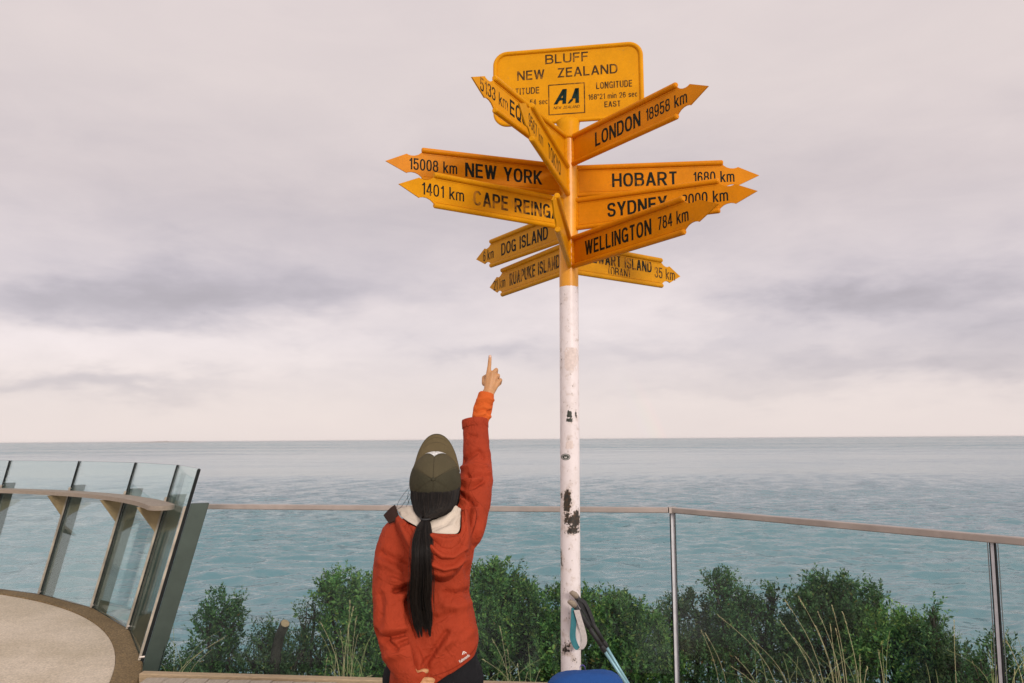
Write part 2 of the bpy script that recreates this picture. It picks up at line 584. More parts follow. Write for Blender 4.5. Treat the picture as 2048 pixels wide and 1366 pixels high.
def sign_text(s, w, h, weight=0.16, shear=0.0):
    """brushed capitals in XY, total width w and cap height h, centred at the origin"""
    t = weight * h
    gap = 0.115
    nat = 0.0
    for i, ch in enumerate(s):
        nat += (0.62 if ch == ' ' else GL[ch][0] + (gap if i < len(s) - 1 and s[i + 1] != ' ' else 0))
    n_ink = sum(ch != ' ' for ch in s)
    kx = (w - n_ink * t) / nat                    # stretch of centre lines and gaps so that the line fills w
    mb = MB()
    x = 0.0
    lay = [0]

    def quad(pts):
        z = (lay[0] % 9) * 2.2e-5
        lay[0] += 1
        mb.add([(px + shear * py - shear * h / 2, py, z) for px, py in pts], [tuple(range(len(pts)))])
    for i, ch in enumerate(s):
        if ch == ' ':
            x += 0.62 * kx
            continue
        gw, st = GL[ch]
        gw *= kx
        X = lambda u_: x + t / 2 + u_ * gw
        Yc = lambda v_: t * 0.46 + v_ * (h - t * 0.92)
        for q in st:
            if q[0] == 'V':
                quad([(X(q[1]) - t / 2, q[2] * h), (X(q[1]) + t / 2, q[2] * h), (X(q[1]) + t / 2, q[3] * h), (X(q[1]) - t / 2, q[3] * h)])
            elif q[0] == 'H':
                tt = t * 0.46
                y = Yc(q[1])
                xa, xb = X(q[2]), X(q[3])
                if ch not in 'AT7':
                    xa, xb = xa - t * 0.3, xb + t * 0.35
                quad([(xa, y - tt), (xb, y - tt), (xb, y + tt), (xa, y + tt)])
            elif q[0] == 'D':
                xa, ya, xb, yb = X(q[1]), q[2] * h, X(q[3]), q[4] * h
                L_ = math.hypot(xb - xa, yb - ya)
                hw = min(t * 0.95, t * 0.52 * L_ / max(abs(yb - ya), 1e-6))
                pts = [(xa - hw, ya), (xa + hw, ya), (xb + hw, yb), (xb - hw, yb)]
                quad(pts if yb > ya else pts[::-1])
            else:
                P = [(X(u_), Yc(v_)) for u_, v_ in q[1]]
                closed = math.hypot(P[0][0] - P[-1][0], P[0][1] - P[-1][1]) < 1e-6
                if closed:
                    P = P[:-1]
                m = len(P)
                Lf, Rt = [], []
                for k in range(m):
                    a = P[(k - 1) % m] if (closed or k) else P[k]
                    c = P[(k + 1) % m] if (closed or k < m - 1) else P[k]
                    dx, dy = c[0] - a[0], c[1] - a[1]
                    l_ = math.hypot(dx, dy) or 1
                    nx_, ny_ = -dy / l_, dx / l_
                    th_ = t * 0.5 * (0.90 + 0.10 * abs(nx_))
                    Lf.append((P[k][0] + nx_ * th_, P[k][1] + ny_ * th_))
                    Rt.append((P[k][0] - nx_ * th_, P[k][1] - ny_ * th_))
                z = (lay[0] % 9) * 2.2e-5
                lay[0] += 1
                V = [(a[0] + shear * a[1] - shear * h / 2, a[1], z) for a in Lf + Rt]
                fs = [(k, m + k, m + (k + 1) % m, (k + 1) % m) for k in range(m if closed else m - 1)]
                mb.add(V, fs)
        x += gw + t + (gap * kx if i < len(s) - 1 and s[i + 1] != ' ' else 0)
    mb.v = [(a - x / 2, b_ - h / 2, c) for a, b_, c in mb.v]
    return mb.mesh('lettering')


# ------------------------------------------------------------------ materials
def material(name):
    m = bpy.data.materials.new(name)
    m.use_nodes = True
    t = NT(m.node_tree)
    b = m.node_tree.nodes['Principled BSDF']
    return m, t, b


def obj_co(t):
    return t.new('ShaderNodeTexCoord').outputs['Object']


def plain(name, col, rough=0.6, metal=0.0, var=0.12, scale=12, bump=0.0, bscale=80, spec=0.5):
    m, t, b = material(name)
    co = obj_co(t)
    n = t.noise(co, scale, 5, 0.6)
    k = t.maprange(n, 0.3, 0.7, 1 - var, 1 + var, False)
    t.l.new(t.vmath('SCALE', (*col,), scale=k), b.inputs['Base Color'])
    b.inputs['Roughness'].default_value = rough
    b.inputs['Metallic'].default_value = metal
    b.inputs['Specular IOR Level'].default_value = spec
    if bump:
        bp = t.new('ShaderNodeBump')
        bp.inputs['Strength'].default_value = 1.0
        bp.inputs['Distance'].default_value = bump
        t.l.new(t.noise(co, bscale, 4, 0.6), bp.inputs['Height'])
        t.l.new(bp.outputs[0], b.inputs['Normal'])
    return m


def sign_paint(name, col, worn=(0.45, 0.22, 0.03)):
    m, t, b = material(name)
    co = obj_co(t)
    n = t.noise(co, 7, 6, 0.65)
    f = t.noise(co, 90, 3, 0.6)
    k = t.math('ADD', t.maprange(n, 0.3, 0.7, 0.88, 1.08, False), t.math('MULTIPLY', t.math('SUBTRACT', f, 0.5), 0.2))
    c = t.vmath('SCALE', (*col,), scale=k)
    dirt = t.maprange(t.noise(co, 26, 6, 0.7), 0.60, 0.72, 0.0, 0.55)
    c = t.mix(dirt, c, worn)
    t.l.new(c, b.inputs['Base Color'])
    b.inputs['Roughness'].default_value = 0.42
    b.inputs['Specular IOR Level'].default_value = 0.09
    bp = t.new('ShaderNodeBump')
    bp.inputs['Distance'].default_value = 0.0006
    t.l.new(t.noise(co, 160, 2, 0.5), bp.inputs['Height'])
    t.l.new(bp.outputs[0], b.inputs['Normal'])
    return m


M = {}
M['yellow'] = sign_paint('yellow sign paint', (0.66, 0.280, 0.004))
M['orange'] = sign_paint('deep yellow sign paint', (0.64, 0.222, 0.003), (0.35, 0.12, 0.02))
M['pale'] = sign_paint('weathered yellow sign paint', (0.58, 0.255, 0.006))


def letter_paint(name, fade_lo, fade_hi, ink=(0.012, 0.015, 0.011), under=(0.50, 0.21, 0.02)):
    m, t, b = material(name)
    co = obj_co(t)
    n = t.noise(co, 16, 5, 0.7)
    c = t.mix(t.maprange(n, fade_lo, fade_hi, 0.0, 0.85), ink, under)
    t.l.new(c, b.inputs['Base Color'])
    b.inputs['Roughness'].default_value = 0.6
    b.inputs['Specular IOR Level'].default_value = 0.1
    return m


M['ink'] = letter_paint('black lettering', 0.56, 0.80)
M['ink_worn'] = letter_paint('worn black lettering', 0.44, 0.66)
M['ink_brown'] = letter_paint('faded brown lettering', 0.45, 0.75, (0.055, 0.030, 0.012))
M['green'] = plain('emblem dark green', (0.010, 0.024, 0.020), 0.7, var=0.4, scale=40, spec=0.08)

# white flaking pole paint above rust, yellow above the paint line
m, t, b = material('pole paint')
co = obj_co(t)
sp = t.new('ShaderNodeSeparateXYZ')
t.l.new(co, sp.inputs[0])
PZ = 2.476


def pole_blob(px, py, rx, ry, k):
    w = W(px, py, 4.545)
    dx = t.math('DIVIDE', t.math('SUBTRACT', sp.outputs[0], w.x - 0.335), rx / 352)
    dz = t.math('DIVIDE', t.math('SUBTRACT', sp.outputs[2], w.z), ry / 352)
    q = t.math('ADD', t.math('MULTIPLY', dx, dx), t.math('MULTIPLY', dz, dz))
    g = t.math('MULTIPLY', t.math('EXPONENT', t.math('MULTIPLY', q, -1.0)), k)
    return t.math('MULTIPLY', g, t.math('LESS_THAN', sp.outputs[1], 0.02))


acc = None
for q in [(1136, 990, 7, 16, 0.34), (1134, 1015, 8, 18, 0.40), (1154, 1034, 7, 18, 0.36), (1142, 1042, 14, 10, 0.34), (1144, 1062, 16, 9, 0.36),
          (1124, 992, 3, 8, 0.25), (1124, 1125, 3, 16, 0.22), (1122, 1105, 3, 6, 0.2), (1129, 1300, 9, 12, 0.24), (1140, 1290, 12, 14, 0.15),
          (1150, 1320, 8, 10, 0.17), (1124, 720, 2, 8, 0.24), (1122, 606, 2, 8, 0.2), (1136, 640, 2, 9, 0.14), (1148, 770, 7, 14, 0.10),
          (1138, 1235, 3, 18, 0.12), (1152, 828, 3, 9, 0.3)]:
    g = pole_blob(*q)
    acc = g if acc is None else t.math('ADD', acc, g)
acc = t.math('MULTIPLY', acc, 1.06)
nz = t.noise(co, 75, 6, 0.65)
nz2 = t.noise(co, 22, 5, 0.65)
rustm = t.maprange(t.math('ADD', t.math('ADD', nz, t.math('MULTIPLY', nz2, 0.25)), acc), 0.845, 0.87, 0, 1)
softm = t.maprange(t.math('ADD', nz2, t.math('MULTIPLY', acc, 0.9)), 0.52, 0.74, 0, 0.6)
grime = t.maprange(t.noise(co, 9, 6, 0.7), 0.38, 0.72, 0, 0.4)
white = t.mix(grime, (0.77, 0.70, 0.70), (0.58, 0.51, 0.48))
white = t.mix(softm, white, (0.46, 0.36, 0.29))
rustc = t.ramp(t.noise(co, 70, 5, 0.65), [(0.35, (0.010, 0.012, 0.010)), (0.55, (0.030, 0.020, 0.012)), (0.72, (0.14, 0.06, 0.02)), (0.8, (0.5, 0.42, 0.36))])
fleck = t.maprange(t.math('ADD', t.noise(t.vmath('MULTIPLY', co, (1.0, 1.0, 0.45)), 120, 4, 0.6), t.math('MULTIPLY', nz2, 0.35)), 0.835, 0.87, 0, 0.85)
white = t.mix(fleck, white, (0.20, 0.15, 0.11))
lower = t.mix(rustm, white, rustc)
edge = t.math('ADD', sp.outputs[2], t.math('MULTIPLY', t.math('SUBTRACT', t.noise(co, 60, 3, 0.6), 0.5), 0.018))
ym = t.math('GREATER_THAN', edge, PZ)
yel = t.vmath('SCALE', (0.72, 0.30, 0.010), scale=t.maprange(t.noise(co, 14, 5, 0.6), 0.3, 0.7, 0.85, 1.1, False))
t.l.new(t.mix(ym, lower, yel), b.inputs['Base Color'])
b.inputs['Roughness'].default_value = 0.38
bp = t.new('ShaderNodeBump')
bp.inputs['Distance'].default_value = 0.0015
t.l.new(t.math('SUBTRACT', t.math('MULTIPLY', t.noise(co, 45, 4, 0.55), 0.6), t.math('MULTIPLY', rustm, 0.5)), bp.inputs['Height'])
t.l.new(bp.outputs[0], b.inputs['Normal'])
M['pole'] = m

M['sticker_dark'] = plain('dark sticker', (0.03, 0.035, 0.025), 0.5, var=0.5, scale=120)
M['sticker_pale'] = plain('pale sticker', (0.62, 0.60, 0.57), 0.5, var=0.3, scale=150)
M['sticker_ghost'] = plain('sticker residue', (0.66, 0.56, 0.52), 0.7, var=0.14, scale=60)


def cloth(name, col, rough=0.75, var=0.10, weave=900, wrinkle=0.0):
    m, t, b = material(name)
    co = obj_co(t)
    n = t.noise(co, 9, 5, 0.6)
    c = t.vmath('SCALE', (*col,), scale=t.maprange(n, 0.3, 0.7, 1 - var, 1 + var, False))
    t.l.new(c, b.inputs['Base Color'])
    b.inputs['Roughness'].default_value = rough
    b.inputs['Specular IOR Level'].default_value = 0.12
    h = t.math('ADD', t.math('MULTIPLY', t.noise(co, 28, 5, 0.6, 0.6), 1.0), t.math('MULTIPLY', t.noise(co, weave, 2, 0.5), 0.06))
    if wrinkle:
        # crisp irregular creases: thin ridges where a slow warped noise crosses its middle value
        for sc_, k_ in ((7.0, 1.0), (15.0, 0.5)):
            w_ = t.noise(t.vmath('MULTIPLY', co, (1.0, 1.0, 0.75)), sc_, 3, 0.5, 1.4)
            rg = t.math('ABSOLUTE', t.math('SUBTRACT', w_, 0.5))
            rg = t.maprange(rg, 0.0, 0.055, 1.0, 0.0)
            h = t.math('ADD', h, t.math('MULTIPLY', rg, wrinkle * k_))
    bp = t.new('ShaderNodeBump')
    bp.inputs['Distance'].default_value = 0.006
    bp.inputs['Strength'].default_value = 0.7
    t.l.new(h, bp.inputs['Height'])
    t.l.new(bp.outputs[0], b.inputs['Normal'])
    return m


M['jacket'] = cloth('orange red shell fabric', (0.335, 0.042, 0.0155), wrinkle=0.40)
M['seam'] = cloth('rust red seam tape', (0.20, 0.020, 0.008))
M['under'] = cloth('orange inner sleeve', (0.58, 0.110, 0.020), 0.8)
M['lining'] = cloth('cream hood lining', (0.60, 0.52, 0.43), 0.7, 0.08)
M['flap'] = cloth('dark brown lining flap', (0.035, 0.018, 0.014), 0.7)
M['trousers'] = cloth('black trousers', (0.012, 0.012, 0.014), 0.8)
M['shoe'] = cloth('dark shoe fabric', (0.03, 0.03, 0.032), 0.7)
M['cap_stitch'] = cloth('dark cap stitching', (0.050, 0.042, 0.026), 0.85)
M['cap_brim'] = cloth('brown olive brim cotton', (0.115, 0.088, 0.045), 0.85, 0.12)
M['cap_olive'] = cloth('olive cap cotton', (0.084, 0.070, 0.040), 0.85, 0.12)
M['cap_dark'] = cloth('shaded olive cap cotton', (0.052, 0.047, 0.029), 0.85, 0.15)  # rear crown: same olive darkened, its shade painted into the colour
M['skin'] = plain('skin', (0.50, 0.25, 0.105), 0.5, var=0.10, scale=45, bump=0.0006, bscale=260)
M['skin'].node_tree.nodes['Principled BSDF'].inputs['Subsurface Weight'].default_value = 0.12
M['skin'].node_tree.nodes['Principled BSDF'].inputs['Subsurface Radius'].default_value = (0.01, 0.004, 0.002)
M['logo'] = plain('white print', (0.80, 0.74, 0.68), 0.6, var=0.05)
M['patch'] = plain('white cap patch', (0.62, 0.62, 0.60), 0.6, var=0.5, scale=140)
M['nail'] = plain('nail', (0.66, 0.42, 0.32), 0.3, var=0.05)


def hair_mat():
    m, t, b = material('black hair')
    gi = t.new('ShaderNodeNewGeometry')
    c = t.ramp(gi.outputs['Random Per Island'], [(0, (0.003, 0.0026, 0.0022)), (0.6, (0.010, 0.0070, 0.0052)), (1, (0.030, 0.020, 0.014))])
    t.l.new(c, b.inputs['Base Color'])
    b.inputs['Roughness'].default_value = 0.42
    b.inputs['Specular IOR Level'].default_value = 0.35
    return m


M['hair'] = hair_mat()
M['hair_mass'] = plain('dark hair mass', (0.0035, 0.003, 0.0026), 0.7, var=0.4, scale=60, spec=0.1)


def leaf_mat(name, dark_, mid, lite):
    m, t, b = material(name)
    gi = t.new('ShaderNodeNewGeometry')
    r = gi.outputs['Random Per Island']
    c = t.ramp(r, [(0, dark_), (0.5, mid), (0.93, lite), (0.985, (lite[0] * 1.6, lite[1] * 1.15, lite[2])), (1.0, (0.16, 0.09, 0.03))])
    k = t.maprange(t.noise(obj_co(t), 3.2, 4, 0.6), 0.35, 0.68, 0.6, 1.35, False)
    t.l.new(t.vmath('SCALE', c, scale=k), b.inputs['Base Color'])
    b.inputs['Roughness'].default_value = 0.55
    b.inputs['Specular IOR Level'].default_value = 0.3
    tr = t.new('ShaderNodeBsdfTranslucent')
    t.l.new(t.vmath('SCALE', c, scale=k), tr.inputs['Color'])
    mx = t.new('ShaderNodeMixShader')
    mx.inputs[0].default_value = 0.25
    t.l.new(b.outputs[0], mx.inputs[1])
    t.l.new(tr.outputs[0], mx.inputs[2])
    t.l.new(mx.outputs[0], t.n['Material Output'].inputs[0])
    return m


M['leaf_bright'] = leaf_mat('bright shrub leaves', (0.026, 0.080, 0.024), (0.066, 0.176, 0.046), (0.180, 0.325, 0.080))
M['leaf_dark'] = leaf_mat('dark shrub leaves', (0.020, 0.064, 0.025), (0.047, 0.128, 0.045), (0.105, 0.215, 0.068))
M['leaf_grey'] = leaf_mat('dull shrub leaves', (0.030, 0.074, 0.030), (0.060, 0.125, 0.050), (0.120, 0.195, 0.075))
M['bark'] = plain('bark', (0.040, 0.036, 0.028), 0.9, var=0.4, scale=30, bump=0.01, bscale=40)
M['cutwood'] = plain('fresh cut wood', (0.30, 0.22, 0.13), 0.8, var=0.2, scale=40)
M['straw'] = plain('dry grass', (0.46, 0.39, 0.21), 0.8, var=0.3, scale=4)
M['straw_green'] = plain('half dry grass', (0.27, 0.28, 0.11), 0.8, var=0.3, scale=4)
M['soil'] = plain('dark slope soil', (0.035, 0.036, 0.024), 0.95, var=0.5, scale=3, bump=0.05, bscale=8)
M['metal_fin'] = plain('grey green painted steel', (0.044, 0.064, 0.053), 0.42, 0.25, 0.12, 10, 0.0005, 60)
M['metal_dark'] = plain('dark steel edge', (0.010, 0.012, 0.012), 0.6, 0.0, 0.2, 20, spec=0.15)
M['metal_rail'] = plain('brushed steel rail', (0.42, 0.365, 0.33), 0.42, 0.55, 0.14, 6, 0.0004, 70)
M['metal_post'] = plain('pale post channel', (0.50, 0.50, 0.52), 0.4, 0.05, 0.12, 20)
M['cover'] = plain('tarnished cover strip', (0.40, 0.35, 0.28), 0.5, 0.2, 0.35, 9)
M['bracket'] = plain('ochre bracket steel', (0.30, 0.225, 0.12), 0.5, 0.3, 0.2, 12)
M['black_rubber'] = plain('black rubber', (0.014, 0.014, 0.015), 0.6, var=0.2, scale=60, bump=0.001, bscale=140)
M['cork'] = plain('cork grip', (0.26, 0.21, 0.16), 0.8, var=0.25, scale=120)
M['pole_blue'] = plain('pale blue shaft', (0.22, 0.40, 0.46), 0.35, 0.2, 0.1)
M['strap_teal'] = plain('teal strap webbing', (0.025, 0.15, 0.175), 0.8, var=0.15, scale=80)
M['strap_grey'] = plain('grey strap lining', (0.42, 0.38, 0.36), 0.8, var=0.15, scale=80)
M['pack_blue'] = cloth('blue pack fabric', (0.020, 0.075, 0.26), 0.75)
M['pack_purple'] = cloth('purple webbing', (0.09, 0.07, 0.26), 0.8)
M['rock'] = plain('wet rock', (0.03, 0.032, 0.03), 0.7, var=0.4, scale=1.5, bump=0.3, bscale=2)
M['island'] = plain('far island', (0.40, 0.36, 0.33), 0.9, var=0.2, scale=0.01)  # pale base colour stands in for distance haze


def wood_mat(name, col, axis_scale):
    m, t, b = material(name)
    co = obj_co(t)
    st = t.vmath('MULTIPLY', co, axis_scale)
    n = t.noise(st, 12, 6, 0.65, 0.4)
    c = t.ramp(n, [(0.25, tuple(x * 0.6 for x in col)), (0.6, col), (0.85, tuple(min(1, x * 1.25) for x in col))])
    t.l.new(c, b.inputs['Base Color'])
    b.inputs['Roughness'].default_value = 0.8
    bp = t.new('ShaderNodeBump')
    bp.inputs['Distance'].default_value = 0.002
    t.l.new(n, bp.inputs['Height'])
    t.l.new(bp.outputs[0], b.inputs['Normal'])
    return m


M['timber'] = wood_mat('weathered pine kerb', (0.42, 0.31, 0.19), (1.2, 14, 14))
M['deck'] = wood_mat('weathered deck boards', (0.40, 0.34, 0.27), (14, 1.2, 14))
M['shelf'] = wood_mat('weathered shelf timber', (0.33, 0.275, 0.22), (3, 3, 12))


def concrete_mat(name, col, col2, spk, aggregate):
    m, t, b = material(name)
    co = obj_co(t)
    n = t.noise(co, 0.9, 6, 0.65)
    f = t.noise(co, aggregate, 3, 0.7)
    c = t.mix(t.maprange(n, 0.35, 0.68, 0, 1), col, col2)
    c = t.vmath('SCALE', c, scale=t.maprange(f, 0.3, 0.72, 1 - spk, 1 + spk, False))
    vo = t.new('ShaderNodeTexVoronoi')
    vo.inputs['Scale'].default_value = aggregate * 0.7
    t.l.new(co, vo.inputs['Vector'])
    cc = t.ramp(vo.outputs['Color'], [(0, 0.55), (0.5, 1.0), (1, 1.25)])
    c = t.mix(spk, c, t.mix(1.0, c, cc, 'MULTIPLY'))
    t.l.new(c, b.inputs['Base Color'])
    b.inputs['Roughness'].default_value = 0.85
    bp = t.new('ShaderNodeBump')
    bp.inputs['Distance'].default_value = 0.004
    t.l.new(f, bp.inputs['Height'])
    t.l.new(bp.outputs[0], b.inputs['Normal'])
    return m


M['concrete'] = concrete_mat('pale platform concrete', (0.50, 0.42, 0.31), (0.63, 0.54, 0.43), 0.3, 60)
M['border'] = concrete_mat('exposed aggregate border', (0.150, 0.098, 0.038), (0.22, 0.15, 0.07), 0.75, 75)
M['gravel'] = concrete_mat('gravel ground', (0.26, 0.24, 0.2), (0.33, 0.3, 0.26), 0.6, 40)


def glass_mat(name, tint, refl, film):
    m, t, b = material(name)
    t.n.remove(b)
    tr = t.new('ShaderNodeBsdfTransparent')
    tr.inputs['Color'].default_value = (*tint, 1)
    gl = t.new('ShaderNodeBsdfGlossy')
    gl.inputs['Roughness'].default_value = 0.02
    gl.inputs['Color'].default_value = (0.9, 0.95, 0.95, 1)
    fr = t.new('ShaderNodeFresnel')
    fr.inputs['IOR'].default_value = 1.45
    mx = t.new('ShaderNodeMixShader')
    t.l.new(t.math('MULTIPLY', fr.outputs[0], refl), mx.inputs[0])
    t.l.new(tr.outputs[0], mx.inputs[1])
    t.l.new(gl.outputs[0], mx.inputs[2])
    # salt film
    df = t.new('ShaderNodeBsdfDiffuse')
    df.inputs['Color'].default_value = (0.75, 0.78, 0.78, 1)
    mx2 = t.new('ShaderNodeMixShader')
    t.l.new(t.maprange(t.noise(obj_co(t), 2.2, 6, 0.7), 0.45, 0.85, 0.0, film), mx2.inputs[0])
    t.l.new(mx.outputs[0], mx2.inputs[1])
    t.l.new(df.outputs[0], mx2.inputs[2])
    t.l.new(mx2.outputs[0], t.n['Material Output'].inputs[0])
    return m


M['glass'] = glass_mat('clear fence glass', (0.950, 0.985, 0.980), 0.22, 0.02)
M['glass_teal'] = glass_mat('tinted balustrade glass', (0.935, 0.978, 0.970), 0.30, 0.009)
M['glass_edge'] = plain('dark green glass edge', (0.012, 0.022, 0.020), 0.2, var=0.1)


def sea_mat():
    m, t, b = material('sea water')
    co = obj_co(t)
    b.inputs['Base Color'].default_value = (0.070, 0.190, 0.228, 1)
    b.inputs['Roughness'].default_value = 0.14
    b.inputs['IOR'].default_value = 1.95
    sp = t.new('ShaderNodeSeparateXYZ')
    t.l.new(co, sp.inputs[0])
    dist = t.math('SQRT', t.math('ADD', t.math('MULTIPLY', sp.outputs[0], sp.outputs[0]), t.math('MULTIPLY', sp.outputs[1], sp.outputs[1])))

    def slope(scale, sxs, k, detail=3):
        n = t.noise(t.vmath('MULTIPLY', co, (sxs, 1.0, 1.0)), scale, detail, 0.6, 0.2, 'Color')
        return t.vmath('MULTIPLY', t.vmath('SUBTRACT', n, (0.5, 0.5, 0.5)), (k * 0.6, k, 0.0))
    s = t.vmath('ADD', slope(1.3, 0.45, 1.25), slope(0.22, 0.40, 0.55))
    s = t.vmath('ADD', s, slope(0.035, 0.30, 0.36))
    s = t.vmath('ADD', s, slope(0.006, 0.22, 0.42, 4))
    # wind-roughened patches: stronger slopes in bands and farther out
    wind = t.noise(t.vmath('MULTIPLY', co, (0.22, 1.0, 1.0)), 0.004, 4, 0.6, 0.3)
    near = t.maprange(dist, 170, 480, 1.0, 0.36)
    k = t.math('ADD', t.math('MULTIPLY', near, t.maprange(wind, 0.35, 0.65, 0.65, 1.35)), t.maprange(dist, 900, 2300, 0.0, 3.2))
    s = t.vmath('SCALE', s, scale=k)
    gn = t.new('ShaderNodeNewGeometry').outputs['Normal']
    t.l.new(t.vmath('NORMALIZE', t.vmath('ADD', gn, s)), b.inputs['Normal'])
    return m


M['sea'] = sea_mat()

# ------------------------------------------------------------------ sea, slope, ground
SEA_Z = -18.4
rng = np.random.default_rng(4)
ri = np.concatenate([np.geomspace(28, 420, 620), np.geomspace(422, 2600, 430), np.geomspace(2680, 42000, 120)])
an = np.linspace(math.radians(-66), math.radians(66), 430)
RR, AA = np.meshgrid(ri, an, indexing='ij')
xs, ys = RR * np.sin(AA), RR * np.cos(AA)
zs = np.zeros_like(xs)
spc = np.gradient(ri)[:, None]
calm = 1 - 0.72 * np.clip((RR - 170) / 330, 0, 1)          # flatter water in the lee beyond the near chop
for _ in range(80):
    lam = math.exp(rng.uniform(math.log(1.3), math.log(9)))
    th = rng.normal(math.radians(-8), math.radians(22))
    k = 2 * math.pi / lam
    amp = 0.0080 * lam * rng.uniform(0.5, 1.2)
    fadek = np.clip((lam / np.maximum(spc, RR * 0.0054) - 2.0) / 2.0, 0, 1)
    ph = k * (xs * math.sin(th) + ys * math.cos(th)) + rng.uniform(0, 6.28)
    ph += 1.6 * np.sin(xs * rng.uniform(.03, .16) + ys * rng.uniform(-.06, .06) + rng.uniform(0, 6.28))
    zs += amp * fadek * calm * np.sin(ph)
nr, na = xs.shape
vs = np.stack([xs.ravel(), ys.ravel(), zs.ravel()], 1)
idx = np.arange(nr * na).reshape(nr, na)
fs = np.stack([idx[:-1, :-1].ravel(), idx[:-1, 1:].ravel(), idx[1:, 1:].ravel(), idx[1:, :-1].ravel()], 1)
me = bpy.data.meshes.new('sea')
me.vertices.add(len(vs))
me.vertices.foreach_set('co', vs.ravel())
me.loops.add(fs.size)
me.loops.foreach_set('vertex_index', fs.ravel()[::1])
me.polygons.add(len(fs))
me.polygons.foreach_set('loop_start', np.arange(0, fs.size, 4))
me.update(calc_edges=True)
me.flip_normals()
sea = link('sea', me, M['sea'], smooth=True)
sea.location.z = SEA_Z
tag(sea, 'grey teal rippled sea reaching to the horizon', 'sea', kind='structure')


def outside(x, y):
    """metres beyond the fence line"""
    return max(0.0, y - 5.75 + 1.35 * max(0.0, x - 1.0) * 0.9)


def terrain_z(x, y):
    s = outside(x, y)
    return -0.35 - 0.62 * s + 0.18 * noise.noise(Vector((x * 0.5, y * 0.5, 0))) * min(1, s)


nx, ny = 90, 90
X0, X1, Y0, Y1 = -16, 16, 3.0, 44
vs, fs = [], []
for i in range(ny + 1):
    for j in range(nx + 1):
        x = X0 + (X1 - X0) * j / nx
        y = Y0 + (Y1 - Y0) * (i / ny) ** 1.6
        vs.append((x, y, terrain_z(x, y) - (0.3 if y < 5.4 else 0)))
for i in range(ny):
    for j in range(nx):
        a = i * (nx + 1) + j
        fs.append((a, a + 1, a + nx + 2, a + nx + 1))
me = bpy.data.meshes.new('hillside')
me.from_pydata(vs, [], fs)
tag(link('hillside', me, M['soil'], smooth=True), 'dark overgrown slope falling to the sea', 'slope', kind='structure')

# paved ground under the signpost and the person
mb = MB()
gp = [(-2.2, -14), (9, -14), (9, -6.0), (3.75, 1.95), (2.62, 3.62), (1.04, 5.48), (-0.9, 5.30), (-2.2, 5.44)]
mb.add([(x, y, 0.0) for x, y in gp] + [(x, y, -0.3) for x, y in gp],
       [tuple(range(8)), tuple(range(15, 7, -1))] + [(i, i + 8, (i + 1) % 8 + 8, (i + 1) % 8) for i in range(8)])
tag(mb.build('ground', M['gravel']), 'gravel viewing area round the signpost', 'ground', kind='structure')

# timber deck strip along the front fence with its kerb board
mb = MB()
x = -2.44
k = 0
while x < 1.0:
    w_ = 0.136
    y1 = 5.56 - 0.117 * (x + 2.5)
    mb.bar((x + w_ / 2, 3.2, 0.022), (x + w_ / 2, y1, 0.022), (w_ / 2, 0, 0), (0, 0, 0.018 + 0.001 * (k % 3)))
    x += w_ + 0.008
    k += 1
tag(mb.build('boardwalk', M['deck']), 'weathered board deck at the foot of the glass fence', 'boardwalk', kind='structure')
mb = MB()
ka, kb = Vector((-2.52, 5.63, 0.0)), Vector((1.06, 5.21, 0.0))
mb.bar(ka, kb, Vector((0.0, 0.035, 0)), Vector((0, 0, 0.055)))
o = mb.build('timber_kerb', M['timber'])
bv = o.modifiers.new('b', 'BEVEL'); bv.width = 0.006
tag(o, 'pale timber kerb board along the foot of the front glass fence', 'kerb board')

# round concrete platform on the left
PC = Vector((-8.15, 3.62))
R_OUT, R_IN = 5.97, 5.785


def ring(r, z, n=160):
    return [Vector((PC.x + r * math.cos(2 * math.pi * k / n), PC.y + r * math.sin(2 * math.pi * k / n), z)) for k in range(n)]


mb = MB()
mb.loft([ring(R_IN, -0.2), ring(R_IN, 0.0)])
tag(mb.build('platform', M['concrete']), 'pale concrete floor of the round viewing platform', 'platform', kind='structure')
mb = MB()
rr = [ring(R_OUT - 0.015, -0.32), ring(R_OUT, -0.30), ring(R_OUT, -0.004), ring(R_OUT - 0.008, 0.012), ring(R_IN + 0.006, 0.012), ring(R_IN + 0.002, 0.004), ring(R_IN + 0.002, -0.32)]
mb.loft(rr + [rr[0]], cap=False)
tag(mb.build('platform_border', M['border']), 'brown pebble border round the concrete platform', 'platform border', kind='structure')

# far island and a few wet rocks
mb = MB()
P = [(-8200 + 60 * i, 17000 - 8 * i) for i in range(34)]
for (a, b_) in zip(P, P[1:]):
    pass
n = len(P)
h = [max(0.0, 38 * math.sin(math.pi * i / (n - 1)) ** 1.5 * (0.5 + 0.9 * abs(noise.noise(Vector((i * 0.35, 2, 0)))))) for i in range(n)]
vs = [(x, y - 220, -1) for x, y in P] + [(x, y, h_) for (x, y), h_ in zip(P, h)] + [(x, y + 220, -1) for x, y in P]
mb.add(vs, [(i, i + 1, n + i + 1, n + i) for i in range(n - 1)] + [(n + i, n + i + 1, 2 * n + i + 1, 2 * n + i) for i in range(n - 1)])
o = mb.build('island', M['island'], smooth=True)
o.location.z = SEA_Z
tag(o, 'low faint island on the horizon at left', 'island', kind='structure')


